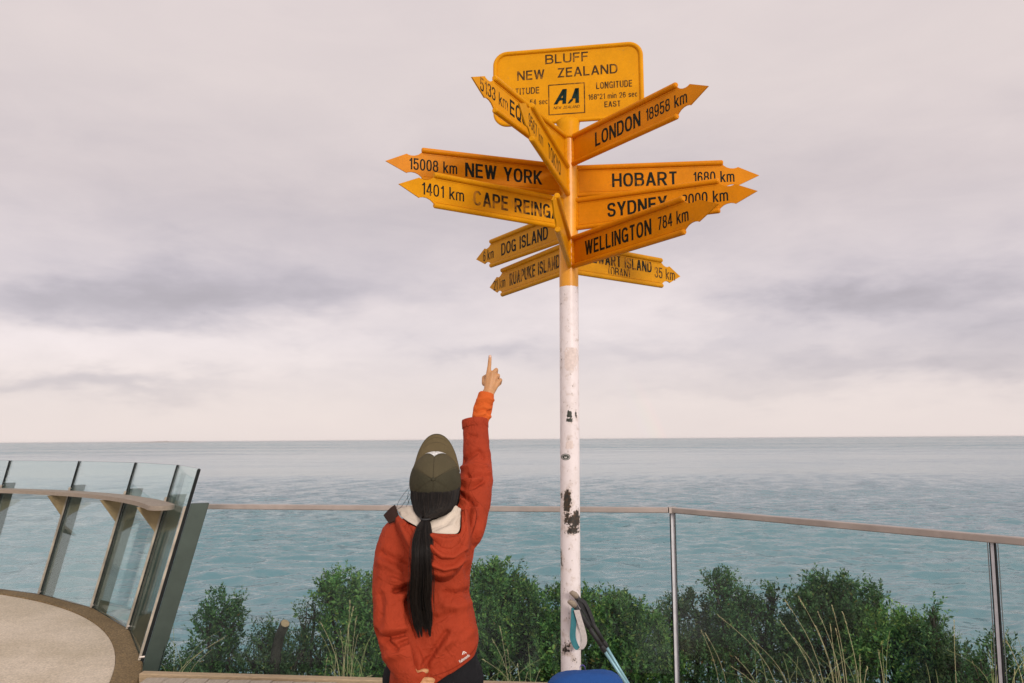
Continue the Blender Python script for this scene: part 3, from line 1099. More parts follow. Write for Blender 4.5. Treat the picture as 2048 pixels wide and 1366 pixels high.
# ------------------------------------------------------------------ shrubs and grass
def leaf_quads(C, A, Lh, Wd, rs):
    """rhombus leaves: centres, axis directions, lengths, widths -> verts (4 per leaf)"""
    N = len(C)
    ref = rs.normal(size=(N, 3))
    S = np.cross(A, ref)
    S /= np.linalg.norm(S, axis=1)[:, None] + 1e-9
    base_ = C
    tip = C + A * Lh[:, None]
    mid = C + A * (Lh * 0.55)[:, None]
    nrm = np.cross(A, S)
    V = np.stack([base_, mid + S * Wd[:, None] / 2 + nrm * (Wd * 0.15)[:, None], tip, mid - S * Wd[:, None] / 2 + nrm * (Wd * 0.15)[:, None]], 1)
    return V.reshape(-1, 3)


def crown_mesh(lobes, density, rs, leaf=0.045, upright=0.9, hollow=0.45, ragged=0.16):
    """leaf shoots filled into ellipsoid lobes (centre, (rx, ry, rz)), denser to the outside"""
    cs, ax = [], []
    for c, r in lobes:
        c, r = np.array(c), np.array(r)
        area = (r[0] * r[2] + r[0] * r[1] + r[1] * r[2])
        ns = max(10, int(area * density * 1.05))
        d = rs.normal(size=(ns, 3))
        d /= np.linalg.norm(d, axis=1)[:, None]
        rad = hollow + (1 - hollow) * rs.random(ns) ** 0.55
        rad *= 1 + ragged * rs.normal(size=ns)
        p = c + d * r * rad[:, None]
        # most shoots gather in tufts on the outside of the lobe, leaving dark gaps between
        nk = 16
        kd = rs.normal(size=(nk, 3))
        kd /= np.linalg.norm(kd, axis=1)[:, None]
        kc = c + kd * r * rs.uniform(0.72, 1.0, nk)[:, None]
        own = rs.random(ns) < 0.55
        pick = rs.integers(0, nk, ns)
        d2 = rs.normal(size=(ns, 3))
        d2 /= np.linalg.norm(d2, axis=1)[:, None]
        q = kc[pick] + d2 * r * (0.34 * rs.random(ns) ** 0.45)[:, None]
        p = np.where(own[:, None], q, p)
        a = d * 0.6 + np.array([0, 0, upright]) + rs.normal(size=(ns, 3)) * 0.3
        a /= np.linalg.norm(a, axis=1)[:, None]
        cs.append(p)
        ax.append(a)
    cs, ax = np.vstack(cs), np.vstack(ax)
    per = 13
    N = len(cs) * per
    t = np.tile(np.linspace(0.0, 1.0, per), len(cs))
    Lsh = np.repeat(rs.uniform(0.07, 0.15, len(cs)), per)
    A = np.repeat(ax, per, 0)
    C = np.repeat(cs, per, 0) + A * (t * Lsh)[:, None]
    out = rs.normal(size=(N, 3))
    out -= A * (out * A).sum(1)[:, None]
    out /= np.linalg.norm(out, axis=1)[:, None] + 1e-9
    LA = A * (0.35 + 0.5 * t)[:, None] + out * 0.75
    LA /= np.linalg.norm(LA, axis=1)[:, None]
    Lh = 1.05 * leaf * np.repeat(rs.uniform(0.6, 1.3, len(cs)), per) * rs.uniform(0.7, 1.3, N) * (1 - 0.35 * t)
    V = leaf_quads(C, LA, Lh, Lh * rs.uniform(0.34, 0.5, N), rs)
    me = bpy.data.meshes.new('crown')
    nf = N
    me.vertices.add(len(V))
    me.vertices.foreach_set('co', V.ravel())
    me.loops.add(nf * 4)
    me.loops.foreach_set('vertex_index', np.arange(nf * 4))
    me.polygons.add(nf)
    me.polygons.foreach_set('loop_start', np.arange(0, nf * 4, 4))
    me.update(calc_edges=True)
    return me, cs


def shrub(label, Y, lobes_px, mat, seed, density=900, leaf=0.042, sprigs=(), group='shrubs on the slope beyond the fence', upright=0.9, ragged=0.16, hollow=0.45, branchy=14):
    """lobes_px: (px, py, rx_px, ry_px[, dY]) in photo pixels at distance Y"""
    rs = np.random.default_rng(seed)
    rnd = random.Random(seed)
    lobes = []
    for L in lobes_px:
        y = Y + (L[4] if len(L) > 4 else 0.0)
        c = W(L[0], L[1], y)
        s = y / F
        lobes.append((tuple(c), (L[2] * s, max(L[2], L[3] * 0.7) * s * 0.9, L[3] * s)))
    for (px, py, n_) in sprigs:
        pass
    cx = sum(l[0][0] for l in lobes) / len(lobes)
    cy = sum(l[0][1] for l in lobes) / len(lobes)
    gz = terrain_z(cx, cy + 0.1)
    root = empty('shrub', (cx, cy, gz))
    tag(root, label, 'shrub', group)
    me, cs = crown_mesh(lobes, density, rs, leaf, upright, hollow, ragged)
    me.transform(Matrix.Translation((-cx, -cy, -gz)))
    link('crown', me, mat, root)
    mb = MB()
    b0 = Vector((cx, cy, gz - 0.1))
    for c, r in lobes:
        c = Vector(c)
        if c.z < gz:
            continue
        m_ = b0.lerp(c, 0.5) + Vector((rnd.uniform(-.08, .08), rnd.uniform(-.08, .08), 0.05))
        mb.tube([b0, m_, c], [0.035, 0.022, 0.012], 6)
        own = [q for q in cs if (Vector(q) - c).length < max(r) * 1.3]
        for q in rnd.sample(own, min(branchy, len(own))):
            q = Vector(q)
            mid = c.lerp(q, 0.5) - Vector((0, 0, 0.04))
            mb.tube([c - Vector((0, 0, r[2] * 0.5)), mid, q], [0.010, 0.006, 0.003], 4)
    tm = mb.mesh('trunk')
    tm.transform(Matrix.Translation((-cx, -cy, -gz)))
    link('trunk', tm, M['bark'], root)
    return root


shrub('tall narrow dark shrub standing clear against the sea beside the leaning corner post', 7.6,
      [(445, 1225, 34, 34), (415, 1255, 24, 26), (462, 1250, 24, 30), (430, 1300, 42, 34), (455, 1345, 48, 36), (400, 1340, 34, 30), (425, 1390, 60, 40)],
      M['leaf_dark'], 1, 1500, 0.038, ragged=0.2)
shrub('low dark shrub at the foot of the leaning corner post', 7.0,
      [(345, 1335, 24, 26), (318, 1350, 26, 22), (368, 1360, 30, 24), (340, 1390, 50, 30)], M['leaf_dark'], 2, 1300, 0.034)
stump = shrub('dark cut-back shrub with a sawn branch stub showing pale wood', 7.3,
              [(556, 1292, 20, 26), (540, 1270, 12, 16), (527, 1285, 22, 26), (510, 1320, 30, 30), (545, 1330, 38, 40), (575, 1345, 34, 30), (600, 1300, 18, 22), (530, 1375, 60, 36)],
              M['leaf_grey'], 3, 1300, 0.032)
mb = MB()
q = [W(548, 1350, 7.2), W(553, 1300, 7.2), W(560, 1270, 7.18), W(570, 1247, 7.09)]
mb.tube(q, [0.052, 0.046, 0.040, 0.041], 10)
o = mb.build('branch_stub', M['bark'], None, True)
o.parent = stump
o.matrix_parent_inverse = Matrix.Translation(-stump.location)
d = (q[3] - q[2]).normalized()
mb = MB()
mb.tube([q[3] + d * 0.0005, q[3] + d * 0.006], [0.037, 0.036], 12)
o2 = mb.build('cut_face', M['cutwood'], o)
shrub('ragged grey-green shrub with see-through sprigs left of the tall straw', 7.5,
      [(610, 1250, 16, 34), (630, 1225, 16, 24), (600, 1310, 34, 36), (640, 1300, 34, 40), (590, 1360, 60, 36), (665, 1350, 50, 40)],
      M['leaf_grey'], 4, 1000, 0.034, ragged=0.24)
shrub('bushy green shrub beside the left sleeve of the red jacket', 7.4,
      [(690, 1190, 46, 44), (655, 1195, 24, 22), (735, 1215, 40, 46), (700, 1250, 62, 50), (760, 1270, 60, 70), (720, 1330, 70, 60), (800, 1330, 70, 70)],
      M['leaf_bright'], 5, 1500, 0.040, ragged=0.17)
shrub('dense rounded bright green shrub between the person and the signpost', 7.8,
      [(1000, 1190, 56, 52), (955, 1195, 44, 50), (1045, 1225, 48, 46), (1000, 1260, 84, 70), (950, 1290, 60, 80), (1070, 1280, 54, 60), (1010, 1350, 100, 70)],
      M['leaf_bright'], 6, 1700, 0.044, ragged=0.11)
shrub('dense domed bright green shrub directly behind the trekking poles', 7.2,
      [(1190, 1235, 56, 46), (1130, 1240, 44, 50), (1240, 1255, 56, 50), (1290, 1290, 44, 50), (1190, 1300, 100, 70), (1270, 1340, 80, 60), (1130, 1340, 70, 70)],
      M['leaf_bright'], 7, 1700, 0.043, ragged=0.11)
shrub('dull low shrub with yellowed leaves at the corner post of the fence', 7.6,
      [(1345, 1235, 34, 26), (1395, 1220, 40, 24), (1360, 1275, 60, 40), (1420, 1270, 60, 46), (1390, 1340, 90, 60)],
      M['leaf_grey'], 8, 1300, 0.036, ragged=0.2)
shrub('dark shrub with a tufted top and a thin bare side branch', 7.3,
      [(1448, 1180, 32, 26), (1430, 1172, 20, 14), (1470, 1205, 30, 26), (1500, 1220, 24, 18), (1545, 1192, 20, 12), (1535, 1225, 26, 14), (1470, 1260, 60, 50), (1530, 1280, 60, 46), (1490, 1340, 90, 60)],
      M['leaf_dark'], 9, 1350, 0.036, ragged=0.24, branchy=22)
shrub('tall broad dark shrub with upright tips above the seeding grass', 7.0,
      [(1640, 1195, 36, 32), (1600, 1205, 24, 24), (1690, 1192, 30, 36), (1730, 1215, 34, 30), (1755, 1200, 16, 18), (1660, 1235, 70, 40), (1640, 1290, 80, 60), (1720, 1270, 60, 50), (1660, 1350, 100, 60)],
      M['leaf_dark'], 10, 1450, 0.040, ragged=0.2)
shrub('mid green sprawling shrub between the broad shrub and the spiky one', 6.4,
      [(1790, 1260, 50, 28), (1760, 1290, 50, 40), (1830, 1290, 44, 40), (1790, 1340, 100, 60)],
      M['leaf_bright'], 11, 1300, 0.036, ragged=0.18)
shrub('spiky dark conifer-like shrub with a pointed tip', 6.2,
      [(1868, 1226, 9, 16), (1868, 1248, 20, 14), (1866, 1275, 32, 18), (1872, 1300, 40, 24), (1870, 1340, 54, 34), (1860, 1390, 70, 40)],
      M['leaf_dark'], 12, 2000, 0.034, upright=0.25, ragged=0.14)
shrub('small dark shrub in front of the far right fence post', 5.6,
      [(1995, 1310, 26, 28), (1965, 1340, 30, 24), (2025, 1345, 30, 28), (1990, 1390, 70, 36)],
      M['leaf_dark'], 13, 1300, 0.034, ragged=0.22)
shrub('low pale green shrub left of the far right fence post', 6.0,
      [(1920, 1325, 34, 24), (1945, 1350, 30, 22), (1915, 1385, 60, 36)], M['leaf_grey'], 14, 1200, 0.032, ragged=0.2)

# ground cover filling the slope under the shrubs
rs = np.random.default_rng(77)
lob = []
for i in range(75):
    x = rs.uniform(-2.3, 3.6)
    y = rs.uniform(6.15, 9.2) - 0.9 * max(0, x - 1.0)
    z = terrain_z(x, y)
    lob.append(((x, y, z + 0.05), (rs.uniform(.22, .4), rs.uniform(.2, .35), rs.uniform(.12, .28))))
me, _ = crown_mesh(lob, 700, rs, 0.04)
tag(link('undergrowth', me, M['leaf_dark']), 'low dark undergrowth covering the slope below the shrubs', 'undergrowth', kind='stuff')


def stalk(mb, a, b_, sag, r, head, rnd, n=8):
    a, b_ = Vector(a), Vector(b_)
    side = Vector((b_.x - a.x, b_.y - a.y, 0))
    pts = []
    for i in range(n):
        t_ = i / (n - 1)
        p = a.lerp(b_, t_)
        p += Vector((0, 0, 1)) * sag * math.sin(math.pi * t_ * 0.9) - side * 0.25 * math.sin(math.pi * t_)
        pts.append(p)
    mb.tube(pts, [r * (1 - 0.55 * i / (n - 1)) for i in range(n)], 4)
    if head:
        d_ = (pts[-1] - pts[-2]).normalized()
        for i in range(int(head / 0.0085)):
            s = i * 0.0085
            p = pts[-1] - d_ * (head * 0.9) + d_ * s * 1.05
            o_ = Vector((rnd.gauss(0, 1), rnd.gauss(0, 1), rnd.gauss(0, 1)))
            o_ = (o_ - d_ * o_.dot(d_)).normalized()
            e = p + d_ * 0.016 + o_ * 0.009 * (1 - 0.6 * s / head)
            w = d_.cross(o_) * 0.004
            mb.add([p, p.lerp(e, .5) + w, e, p.lerp(e, .5) - w], [(0, 1, 2, 3)])


def tuft(label, Y, base_px, tips, seed, blades=10, spread=0.15, r=0.0028):
    """tips: (px, py, head) seen in the photo; base in photo pixels"""
    rnd = random.Random(seed)
    root_p = W(base_px[0], base_px[1], Y)
    root = empty('grass_tuft', root_p)
    tag(root, label, 'grass', 'tufts of dry grass beyond the fence')
    for tp in tips:
        mb = MB()
        bx = tp[3] if len(tp) > 3 else base_px[0]
        tip = W(tp[0], tp[1], Y + rnd.uniform(-.12, .12)) - root_p
        bp_ = W(bx, base_px[1], Y) - root_p + Vector((rnd.uniform(-.03, .03), rnd.uniform(-.03, .03), 0))
        stalk(mb, bp_, tip, 0.02, r, tp[2], rnd)
        mb.build('stalk', M['straw'], root)
    for i in range(blades):
        mb2 = MB()
        a = Vector((rnd.uniform(-spread, spread), rnd.uniform(-.06, .06), 0))
        h = rnd.uniform(0.2, 0.5)
        b_ = a + Vector((rnd.gauss(0, 0.14), rnd.gauss(0, .1), h))
        stalk(mb2, a, b_, 0.06, r * 0.9, 0, rnd)
        mb2.build('blade', M['straw_green'], root)
    return root


tuft('tall straw-coloured grass tuft beside the left sleeve of the red jacket', 6.3, (690, 1400),
     [(700, 1205, .09, 690), (707, 1215, .08, 686), (713, 1235, .07, 700), (697, 1250, .05, 680), (680, 1260, .05, 690), (716, 1270, .05, 700), (655, 1318, .04, 655), (672, 1310, .04, 668), (745, 1352, .05, 690), (640, 1245, .05, 676)], 21, 14)
tuft('two bent straw blades crossing low in front of the tall narrow shrub', 6.5, (345, 1385),
     [(448, 1278, 0, 350), (455, 1272, 0, 356), (425, 1300, 0, 370)], 22, 5, 0.08)
tuft('pale grass stalks low at the right hem of the red jacket', 6.4, (1010, 1420),
     [(1000, 1255, .06, 1010), (985, 1280, .05, 1020), (1015, 1300, .05, 1030), (1035, 1330, .04, 1040), (1055, 1345, .03, 1050), (965, 1320, .04, 1040), (1080, 1340, .03, 1060)], 23, 14, 0.25)
tuft('leaning seeding grass below the fence corner post', 6.0, (1540, 1420),
     [(1436, 1232, .10, 1556), (1402, 1262, .06, 1440), (1412, 1270, .06, 1462), (1506, 1282, .07, 1590), (1470, 1315, .05, 1530), (1463, 1335, .05, 1520), (1475, 1362, .03, 1490)], 24, 10, 0.3)
tuft('tallest seeding grass stalks in front of the broad dark shrub', 5.8, (1660, 1430),
     [(1570, 1202, .10, 1650), (1597, 1195, .11, 1668), (1637, 1228, .08, 1690), (1665, 1215, .10, 1700), (1686, 1228, .10, 1722), (1632, 1255, .10, 1668), (1660, 1250, .08, 1676), (1562, 1245, .08, 1640), (1590, 1280, .06, 1660), (1672, 1262, .06, 1690)], 25, 12, 0.3)
tuft('thin pale grass stalks right of the tallest seeding grass', 5.6, (1770, 1420),
     [(1757, 1305, .06, 1775), (1735, 1335, .05, 1740), (1720, 1310, .05, 1725), (1908, 1245, .06, 1920), (1945, 1325, .05, 1970), (1672, 1318, .05, 1680)], 26, 6, 0.4)
tuft('whitish drooping grass at the foot of the far right fence post', 5.2, (2030, 1420),
     [(2012, 1282, .06, 2055), (2030, 1340, .05, 2035), (2005, 1325, .06, 2015), (2046, 1330, .05, 2052)], 27, 10, 0.15)

# ------------------------------------------------------------------ leaning glass balustrade on the round platform
bal = empty('glass_balustrade', (PC.x + R_OUT * math.cos(math.radians(24.5)), PC.y + R_OUT * math.sin(math.radians(24.5)), 0))
tag(bal, 'outward-leaning glass balustrade with steel fins and drinks shelf round the concrete platform', 'balustrade')
ANG = [24.3, 35.2, 46.6, 57.9, 69.2, 80.5]
LEAN = 0.245
blen = bal.location.copy()


def RP(a, r, z):
    """point on the leaning balustrade: angle, radius at floor level, height"""
    q = r + LEAN * z
    a = math.radians(a)
    return Vector((PC.x + q * math.cos(a), PC.y + q * math.sin(a), z)) - blen


for a in ANG:
    ar = math.radians(a)
    tg = Vector((-math.sin(ar), math.cos(ar), 0))
    rd = Vector((math.cos(ar), math.sin(ar), 0))
    mb = MB()
    T = 0.014
    lo_i, lo_o, hi_i, hi_o = RP(a, 5.975, -0.22), RP(a, 6.10, -0.22), RP(a, 5.975, 1.13), RP(a, 6.105, 1.13)
    mb.hexa([lo_i - tg * T, lo_o - tg * T, lo_o + tg * T, lo_i + tg * T, hi_i - tg * T, hi_o - tg * T, hi_o + tg * T, hi_i + tg * T])
    fin = mb.build('post', M['metal_fin'], bal)
    bv = fin.modifiers.new('b', 'BEVEL'); bv.width = 0.003
    mb = MB()
    lo_i, lo_o, hi_i, hi_o = RP(a, 5.948, -0.02), RP(a, 5.973, -0.02), RP(a, 5.948, 1.385), RP(a, 5.973, 1.385)
    T = 0.0065
    mb.hexa([lo_i - tg * T, lo_o - tg * T, lo_o + tg * T, lo_i + tg * T, hi_i - tg * T, hi_o - tg * T, hi_o + tg * T, hi_i + tg * T])
    mb.build('joint_strip', M['metal_dark'], fin)
    mb = MB()
    T = 0.007
    lo_i, lo_o, hi_i, hi_o = RP(a, 5.930, 0.02), RP(a, 5.947, 0.02), RP(a, 5.930, 1.11), RP(a, 5.947, 1.11)
    mb.hexa([lo_i - tg * T, lo_o - tg * T, lo_o + tg * T, lo_i + tg * T, hi_i - tg * T, hi_o - tg * T, hi_o + tg * T, hi_i + tg * T])
    mb.build('cover_strip', M['cover'], fin)
    for z in (0.04,):
        mb = MB()
        p_ = RP(a, 5.94, z)
        mb.tube([p_ - rd * 0.006, p_ + rd * 0.03], 0.011, 10)
        mb.build('clamp', M['metal_rail'], fin)
ANGP = [22.6] + ANG + [92]
for a, b_ in zip(ANG, ANG[1:] + [92]):
    mb = MB()
    g = 0.13
    ri_, ro_ = 5.953, 5.966
    c = [RP(a + g, ri_, 0.015), RP(a + g, ro_, 0.015), RP(b_ - g, ro_, 0.015), RP(b_ - g, ri_, 0.015),
         RP(a + g, ri_, 1.39), RP(a + g, ro_, 1.39), RP(b_ - g, ro_, 1.39), RP(b_ - g, ri_, 1.39)]
    mb.add(c, [(0, 4, 7, 3), (1, 2, 6, 5)], 0)
    mb.add(c, [(3, 2, 1, 0), (4, 5, 6, 7), (0, 1, 5, 4), (2, 3, 7, 6)], 1)
    mb.build('glass_panel', [M['glass_teal'], M['glass_edge']], bal)
# drinks shelf along the inner side, rounded at its near end
zs_ = 1.055
mb = MB()
A0, A1 = 30.2, 96
prof = []
steps = 60
rin, rout = 5.945 - 0.20, 5.945
inner, outer = [], []
for i in range(steps + 1):
    a = A0 + (1.3 * (i / 14) ** 1.6 if i <= 14 else 1.3 + (A1 - A0 - 1.3) * (i - 14) / (steps - 14))
    e = min(1.0, (a - A0) / 1.3)
    half = 0.10 * math.sqrt(max(0.0, 1 - (1 - e) ** 2)) + 0.004
    inner.append(RP(a, (rin + rout) / 2 - half, zs_))
    outer.append(RP(a, (rin + rout) / 2 + half, zs_))
dz = Vector((0, 0, 0.019))
rings = [[i_ - dz, o_ - dz, o_ + dz, i_ + dz] for i_, o_ in zip(inner, outer)]
mb.loft(rings)
o = mb.build('shelf', M['shelf'], bal)
for a in ANG[1:]:
    mb = MB()
    ar = math.radians(a)
    tg = Vector((-math.sin(ar), math.cos(ar), 0)) * 0.005
    p = [RP(a, 5.944, 1.033), RP(a, 5.72, 1.033), RP(a, 5.944, 0.80)]
    tri = [q - tg for q in p] + [q + tg for q in p]
    mb.add(tri, [(0, 1, 2), (5, 4, 3), (0, 3, 4, 1), (1, 4, 5, 2), (2, 5, 3, 0)])
    mb.build('bracket', M['bracket'], bal)

# ------------------------------------------------------------------ front glass fence with steel handrail
fence = empty('glass_fence', (1.06, 5.25, 0))
tag(fence, 'clear glass fence with flat steel handrail before the sea, turning a corner', 'fence')
fo = fence.location.copy()
DT, KT = Vector((-2.50, 6.42, 1.09)) - fo, Vector((1.135, 5.81, 1.09)) - fo
RT = Vector((3.991, 1.906, 1.09)) - fo
KB, DB = Vector((1.09, 5.60, -0.12)) - fo, Vector((-2.66, 6.06, -0.12)) - fo
RB = Vector((3.986, 1.952, -0.12)) - fo


def rail(a, b_):
    mb = MB()
    d_ = (b_ - a).normalized()
    s = Vector((d_.y, -d_.x, 0)) * 0.026
    mb.bar(a, b_, s, Vector((0, 0, 0.019)))
    o = mb.build('handrail', M['metal_rail'], fence)
    bv = o.modifiers.new('b', 'BEVEL'); bv.width = 0.005; bv.segments = 2
    return o


rail(DT, KT - Vector((0.03, 0, 0)))
rail(KT, RT)
mb = MB()
mb.bar(KT + Vector((-0.029, 0.0, 0)), KT + Vector((0.028, 0, 0)), Vector((0, 0.030, 0)), Vector((0, 0, 0.021)))
mb.build('corner_joint', M['metal_rail'], fence)


def post(b_, t_, along, w=0.022, mat='metal_post'):
    mb = MB()
    nrm = Vector((along.y, -along.x, 0)).normalized() * 0.008
    mb.bar(b_, t_, along.normalized() * w, nrm)
    o = mb.build('post', M[mat], fence)
    for s in (-1, 1):
        mb = MB()
        off = along.normalized() * (w + 0.0030) * s
        mb.bar(b_ + off, t_ + off, along.normalized() * 0.0026, nrm * 1.1)
        mb.build('edge_strip', M['metal_dark'], o)


ex = (KT - DT).normalized()
er = (RT - KT).normalized()
post(KB, KT - Vector((0, 0, 0.02)), Vector((1, 0, 0)), 0.0135)
fr_ = 0.4406
MT, MBt = KT.lerp(RT, fr_) - Vector((0, 0, 0.02)), KB.lerp(RB, fr_ * 0.98)
post(MBt, MT, er, 0.008)


def gpanel(b0, t0, b1, t1):
    mb = MB()
    d_ = (t1 - t0).normalized()
    nn = Vector((d_.y, -d_.x, 0)) * 0.006
    c = [b0 + nn, b1 + nn, b1 - nn, b0 - nn, t0 + nn, t1 + nn, t1 - nn, t0 - nn]
    mb.add(c, [(0, 1, 5, 4), (2, 3, 7, 6)], 0)
    mb.add(c, [(3, 2, 1, 0), (4, 5, 6, 7), (1, 2, 6, 5), (3, 0, 4, 7)], 1)
    mb.build('glass_panel', [M['glass'], M['glass_edge']], fence)


dn = Vector((0, 0, -0.022))
e1 = Vector((0.032, 0, 0))
gpanel(DB + Vector((.06, 0, 0)), DT + dn + Vector((.05, 0, 0)), KB - e1, KT + dn - e1)
e2 = er * 0.024
gpanel(KB + e2, KT + dn + e2, MBt - e2, MT - e2)
f2 = 0.885
MT2, MB2 = KT.lerp(RT, f2) - Vector((0, 0, 0.02)), KB.lerp(RB, f2 * 0.99)
post(MB2, MT2, er, 0.008)
gpanel(MBt + e2, MT + e2, MB2 - e2, MT2 - e2)
gpanel(MB2 + e2, MT2 + e2, RB, RT + dn)

# ------------------------------------------------------------------ signpost
SP = Vector((0.335, 4.6, 0))
post_root = empty('signpost', SP)
tag(post_root, 'tall white pole with yellow head and fan of yellow direction arrows pointing to world places', 'signpost')
LX = 0.0101                                        # the pole leans a hair


def ax_at(z):
    return Vector((LX * (z - 2.5), 0, z))


mb = MB()
PR = 0.0555
npz = 90
rings = []
for i in range(npz + 1):
    z = -0.1 + (3.40 + 0.1) * i / npz
    c = ax_at(z)
    rings.append([c + Vector((math.cos(2 * math.pi * k / 40), math.sin(2 * math.pi * k / 40), 0)) * PR for k in range(40)])
mb.loft(rings)
mb.build('pole', M['pole'], post_root, True)
mb = MB()
sz0, sz1 = 3.365, 3.462
mb.loft([[ax_at(z) + Vector((math.cos(2 * math.pi * k / 40), math.sin(2 * math.pi * k / 40), 0)) * r_ for k in range(40)]
         for z, r_ in ((sz0, 0.058), (sz0 + .004, 0.066), (sz0 + 0.012, 0.0675), (sz1 - .01, 0.0675), (sz1 + 0.02, 0.072), (sz1 + 0.03, 0.06))])
mb.build('mounting_sleeve', M['yellow'], post_root, True)


def basis(u, v):
    w_ = u.cross(v)
    return Matrix((( u.x, v.x, w_.x, 0), (u.y, v.y, w_.y, 0), (u.z, v.z, w_.z, 0), (0, 0, 0, 1)))


def sign(z, tip, H, mat, texts, part_label, ink='ink', flip=False):
    """one arrow plate welded to the pole at height z pointing to tip (x, y); texts: (string, u centre, v, width, cap height)"""
    a = ax_at(z)
    t_ = Vector((tip[0] - SP.x, tip[1] - SP.y, z))
    d_ = Vector((t_.x - a.x, t_.y - a.y, 0))
    L = d_.length
    d_.normalize()
    # local frame: u from pole to tip, v up, w the lettered face towards the viewer
    toward = Vector((-(SP.x + a.x), -SP.y, 0))
    w_ = Vector((d_.y, -d_.x, 0))
    if w_.dot(toward - d_ * 0.5) < 0:
        w_ = -w_
    root = a
    h = H / 2
    ub, us = 0.812 * L, 0.893 * L
    pts = [(0.04, -h), (ub, -h)]
    notch = [(0.0, 0.90), (0.10, 0.80), (0.26, 0.67), (0.48, 0.585), (0.70, 0.565), (0.88, 0.60), (1.0, 0.66)]
    for f_, g_ in notch:
        pts.append((ub + (us - ub) * f_, -h * g_))
    pts.append((L, 0))
    for f_, g_ in notch[::-1]:
        pts.append((ub + (us - ub) * f_, h * g_))
    pts += [(ub, h), (0.04, h)]
    T = 0.0035
    mb = MB()

    def P3(u_, v_, s):
        return d_ * u_ + Vector((0, 0, 1)) * v_ + w_ * s
    n_ = len(pts)
    F_ = [P3(u_, v_, T) for u_, v_ in pts]
    B_ = [P3(u_, v_, -T) for u_, v_ in pts]
    # triangulate via a fan of strips: top and bottom outlines mirror each other
    half = n_ // 2
    fs = []
    for i in range(half - 1 + (n_ % 2)):
        j = n_ - 1 - i
        if i + 1 == j - 1:
            fs.append((i, i + 1, j))
        else:
            fs.append((i, i + 1, j - 1, j))
    mb.add(F_, fs)
    mb.add(B_, [tuple(reversed(f_)) for f_ in fs])
    mb.add(F_ + B_, [(i, i + n_, (i + 1) % n_ + n_, (i + 1) % n_) for i in range(n_)])
    for s in (1, -1):
        mb.tube([P3(0.03, s * h, 0.006), P3(ub - 0.003, s * h, 0.006), P3(ub + 0.004, s * h, 0.006)], [0.0150, 0.0150, 0.011], 12)
        # small fillet line where the bead meets the plate
        mb.bar(P3(0.05, s * (h - 0.020), T + 0.001), P3(ub - 0.01, s * (h - 0.020), T + 0.001), Vector((0, 0, 0.0025)), w_ * 0.001)
    # weld
    rnd = random.Random(int(z * 1000 + L * 777))
    pts_w = [P3(PR - 0.004, -h + H * i / 14, 0.008) for i in range(15)]
    mb.tube(pts_w, [0.008 + rnd.uniform(0, .004) for _ in pts_w], 6)
    me = mb.mesh('direction_sign')
    bm = bmesh.new(); bm.from_mesh(me)
    bmesh.ops.recalc_face_normals(bm, faces=bm.faces)
    bm.to_mesh(me); bm.free()
    o = link('direction_sign', me, M[mat], post_root)
    o.location = root
    o['label'] = part_label
    # text reads left to right as seen from the front
    right = Vector((0, 0, 1)).cross(w_)
    sgn = 1 if right.dot(d_) > 0 else -1
    for s, uc, v_, wd, ch, nm, ink_ in texts:
        tm = sign_text(s, wd * L, ch * H, 0.170 if nm == 'place_name' and s[0] != '(' else 0.13)
        m4 = basis(right, Vector((0, 0, 1)))
        tm.transform(Matrix.Translation(P3(uc * L, v_ * H, T + 0.0006)) @ m4)
        link(nm, tm, M[ink_], o)
    return o


def zt(ry):
    return W(1139, ry, 4.6).z


def tipof(ry, px, py):
    g_ = G(px, py, zt(ry))
    return (g_.x, g_.y)


def std(name, uc, wd, num, nc, nw, ink='ink', ink2=None, ch=0.50, nh=0.40, v=0.0):
    return [(name, uc, v, wd, ch, 'place_name', ink), (num, nc, 0.0, nw, nh, 'distance_figures', ink2 or ink)]


HS = 0.166
sign(zt(306), tipof(306, 1417, 172), HS, 'orange', std('LONDON', 0.40, 0.34, '18958 km', 0.74, 0.27), 'deep yellow arrow reading LONDON 18958 km')
sign(zt(364), tipof(364, 1518, 351), HS, 'orange', std('HOBART', 0.405, 0.345, '1680 km', 0.765, 0.215), 'deep yellow arrow reading HOBART 1680 km')
sign(zt(431), tipof(431, 1515, 382), HS, 'orange', std('SYDNEY', 0.385, 0.325, '2000 km', 0.74, 0.235), 'deep yellow arrow reading SYDNEY 2000 km')
sign(zt(508), tipof(508, 1437, 408), HS, 'orange', std('WELLINGTON', 0.375, 0.475, '784 km', 0.745, 0.185), 'deep yellow arrow reading WELLINGTON 784 km')
sign(zt(362), tipof(362, 771, 322), HS, 'orange', std('NEW YORK', 0.37, 0.43, '15008 km', 0.755, 0.255), 'deep yellow arrow reading NEW YORK 15008 km')
sign(zt(430), tipof(430, 797, 368), HS, 'yellow', std('CAPE REINGA', 0.33, 0.53, '1401 km', 0.765, 0.235, 'ink_worn', 'ink'), 'yellow arrow reading CAPE REINGA 1401 km, its lettering worn')
sign(zt(306), tipof(306, 943, 154), HS, 'yellow', std('EQUATOR', 0.45, 0.43, '5133 km', 0.81, 0.25, 'ink', 'ink_worn'), 'yellow arrow reading EQUATOR 5133 km, half hidden')
sign(zt(366), tipof(366, 1037, 207), HS, 'yellow', std('TOKYO', 0.35, 0.28, '9567 km', 0.72, 0.26, 'ink_worn', 'ink_brown'), 'yellow arrow reading TOKYO 9567 km')
sign(zt(508), tipof(508, 1104, 400), HS, 'yellow', [], 'yellow arrow seen nearly edge on')
sign(zt(449), tipof(449, 953, 519), HS, 'pale', std('DOG ISLAND', 0.44, 0.50, '6 km', 0.845, 0.13, 'ink', 'ink_worn', 0.5, 0.42), 'dull yellow arrow reading DOG ISLAND 6 km')
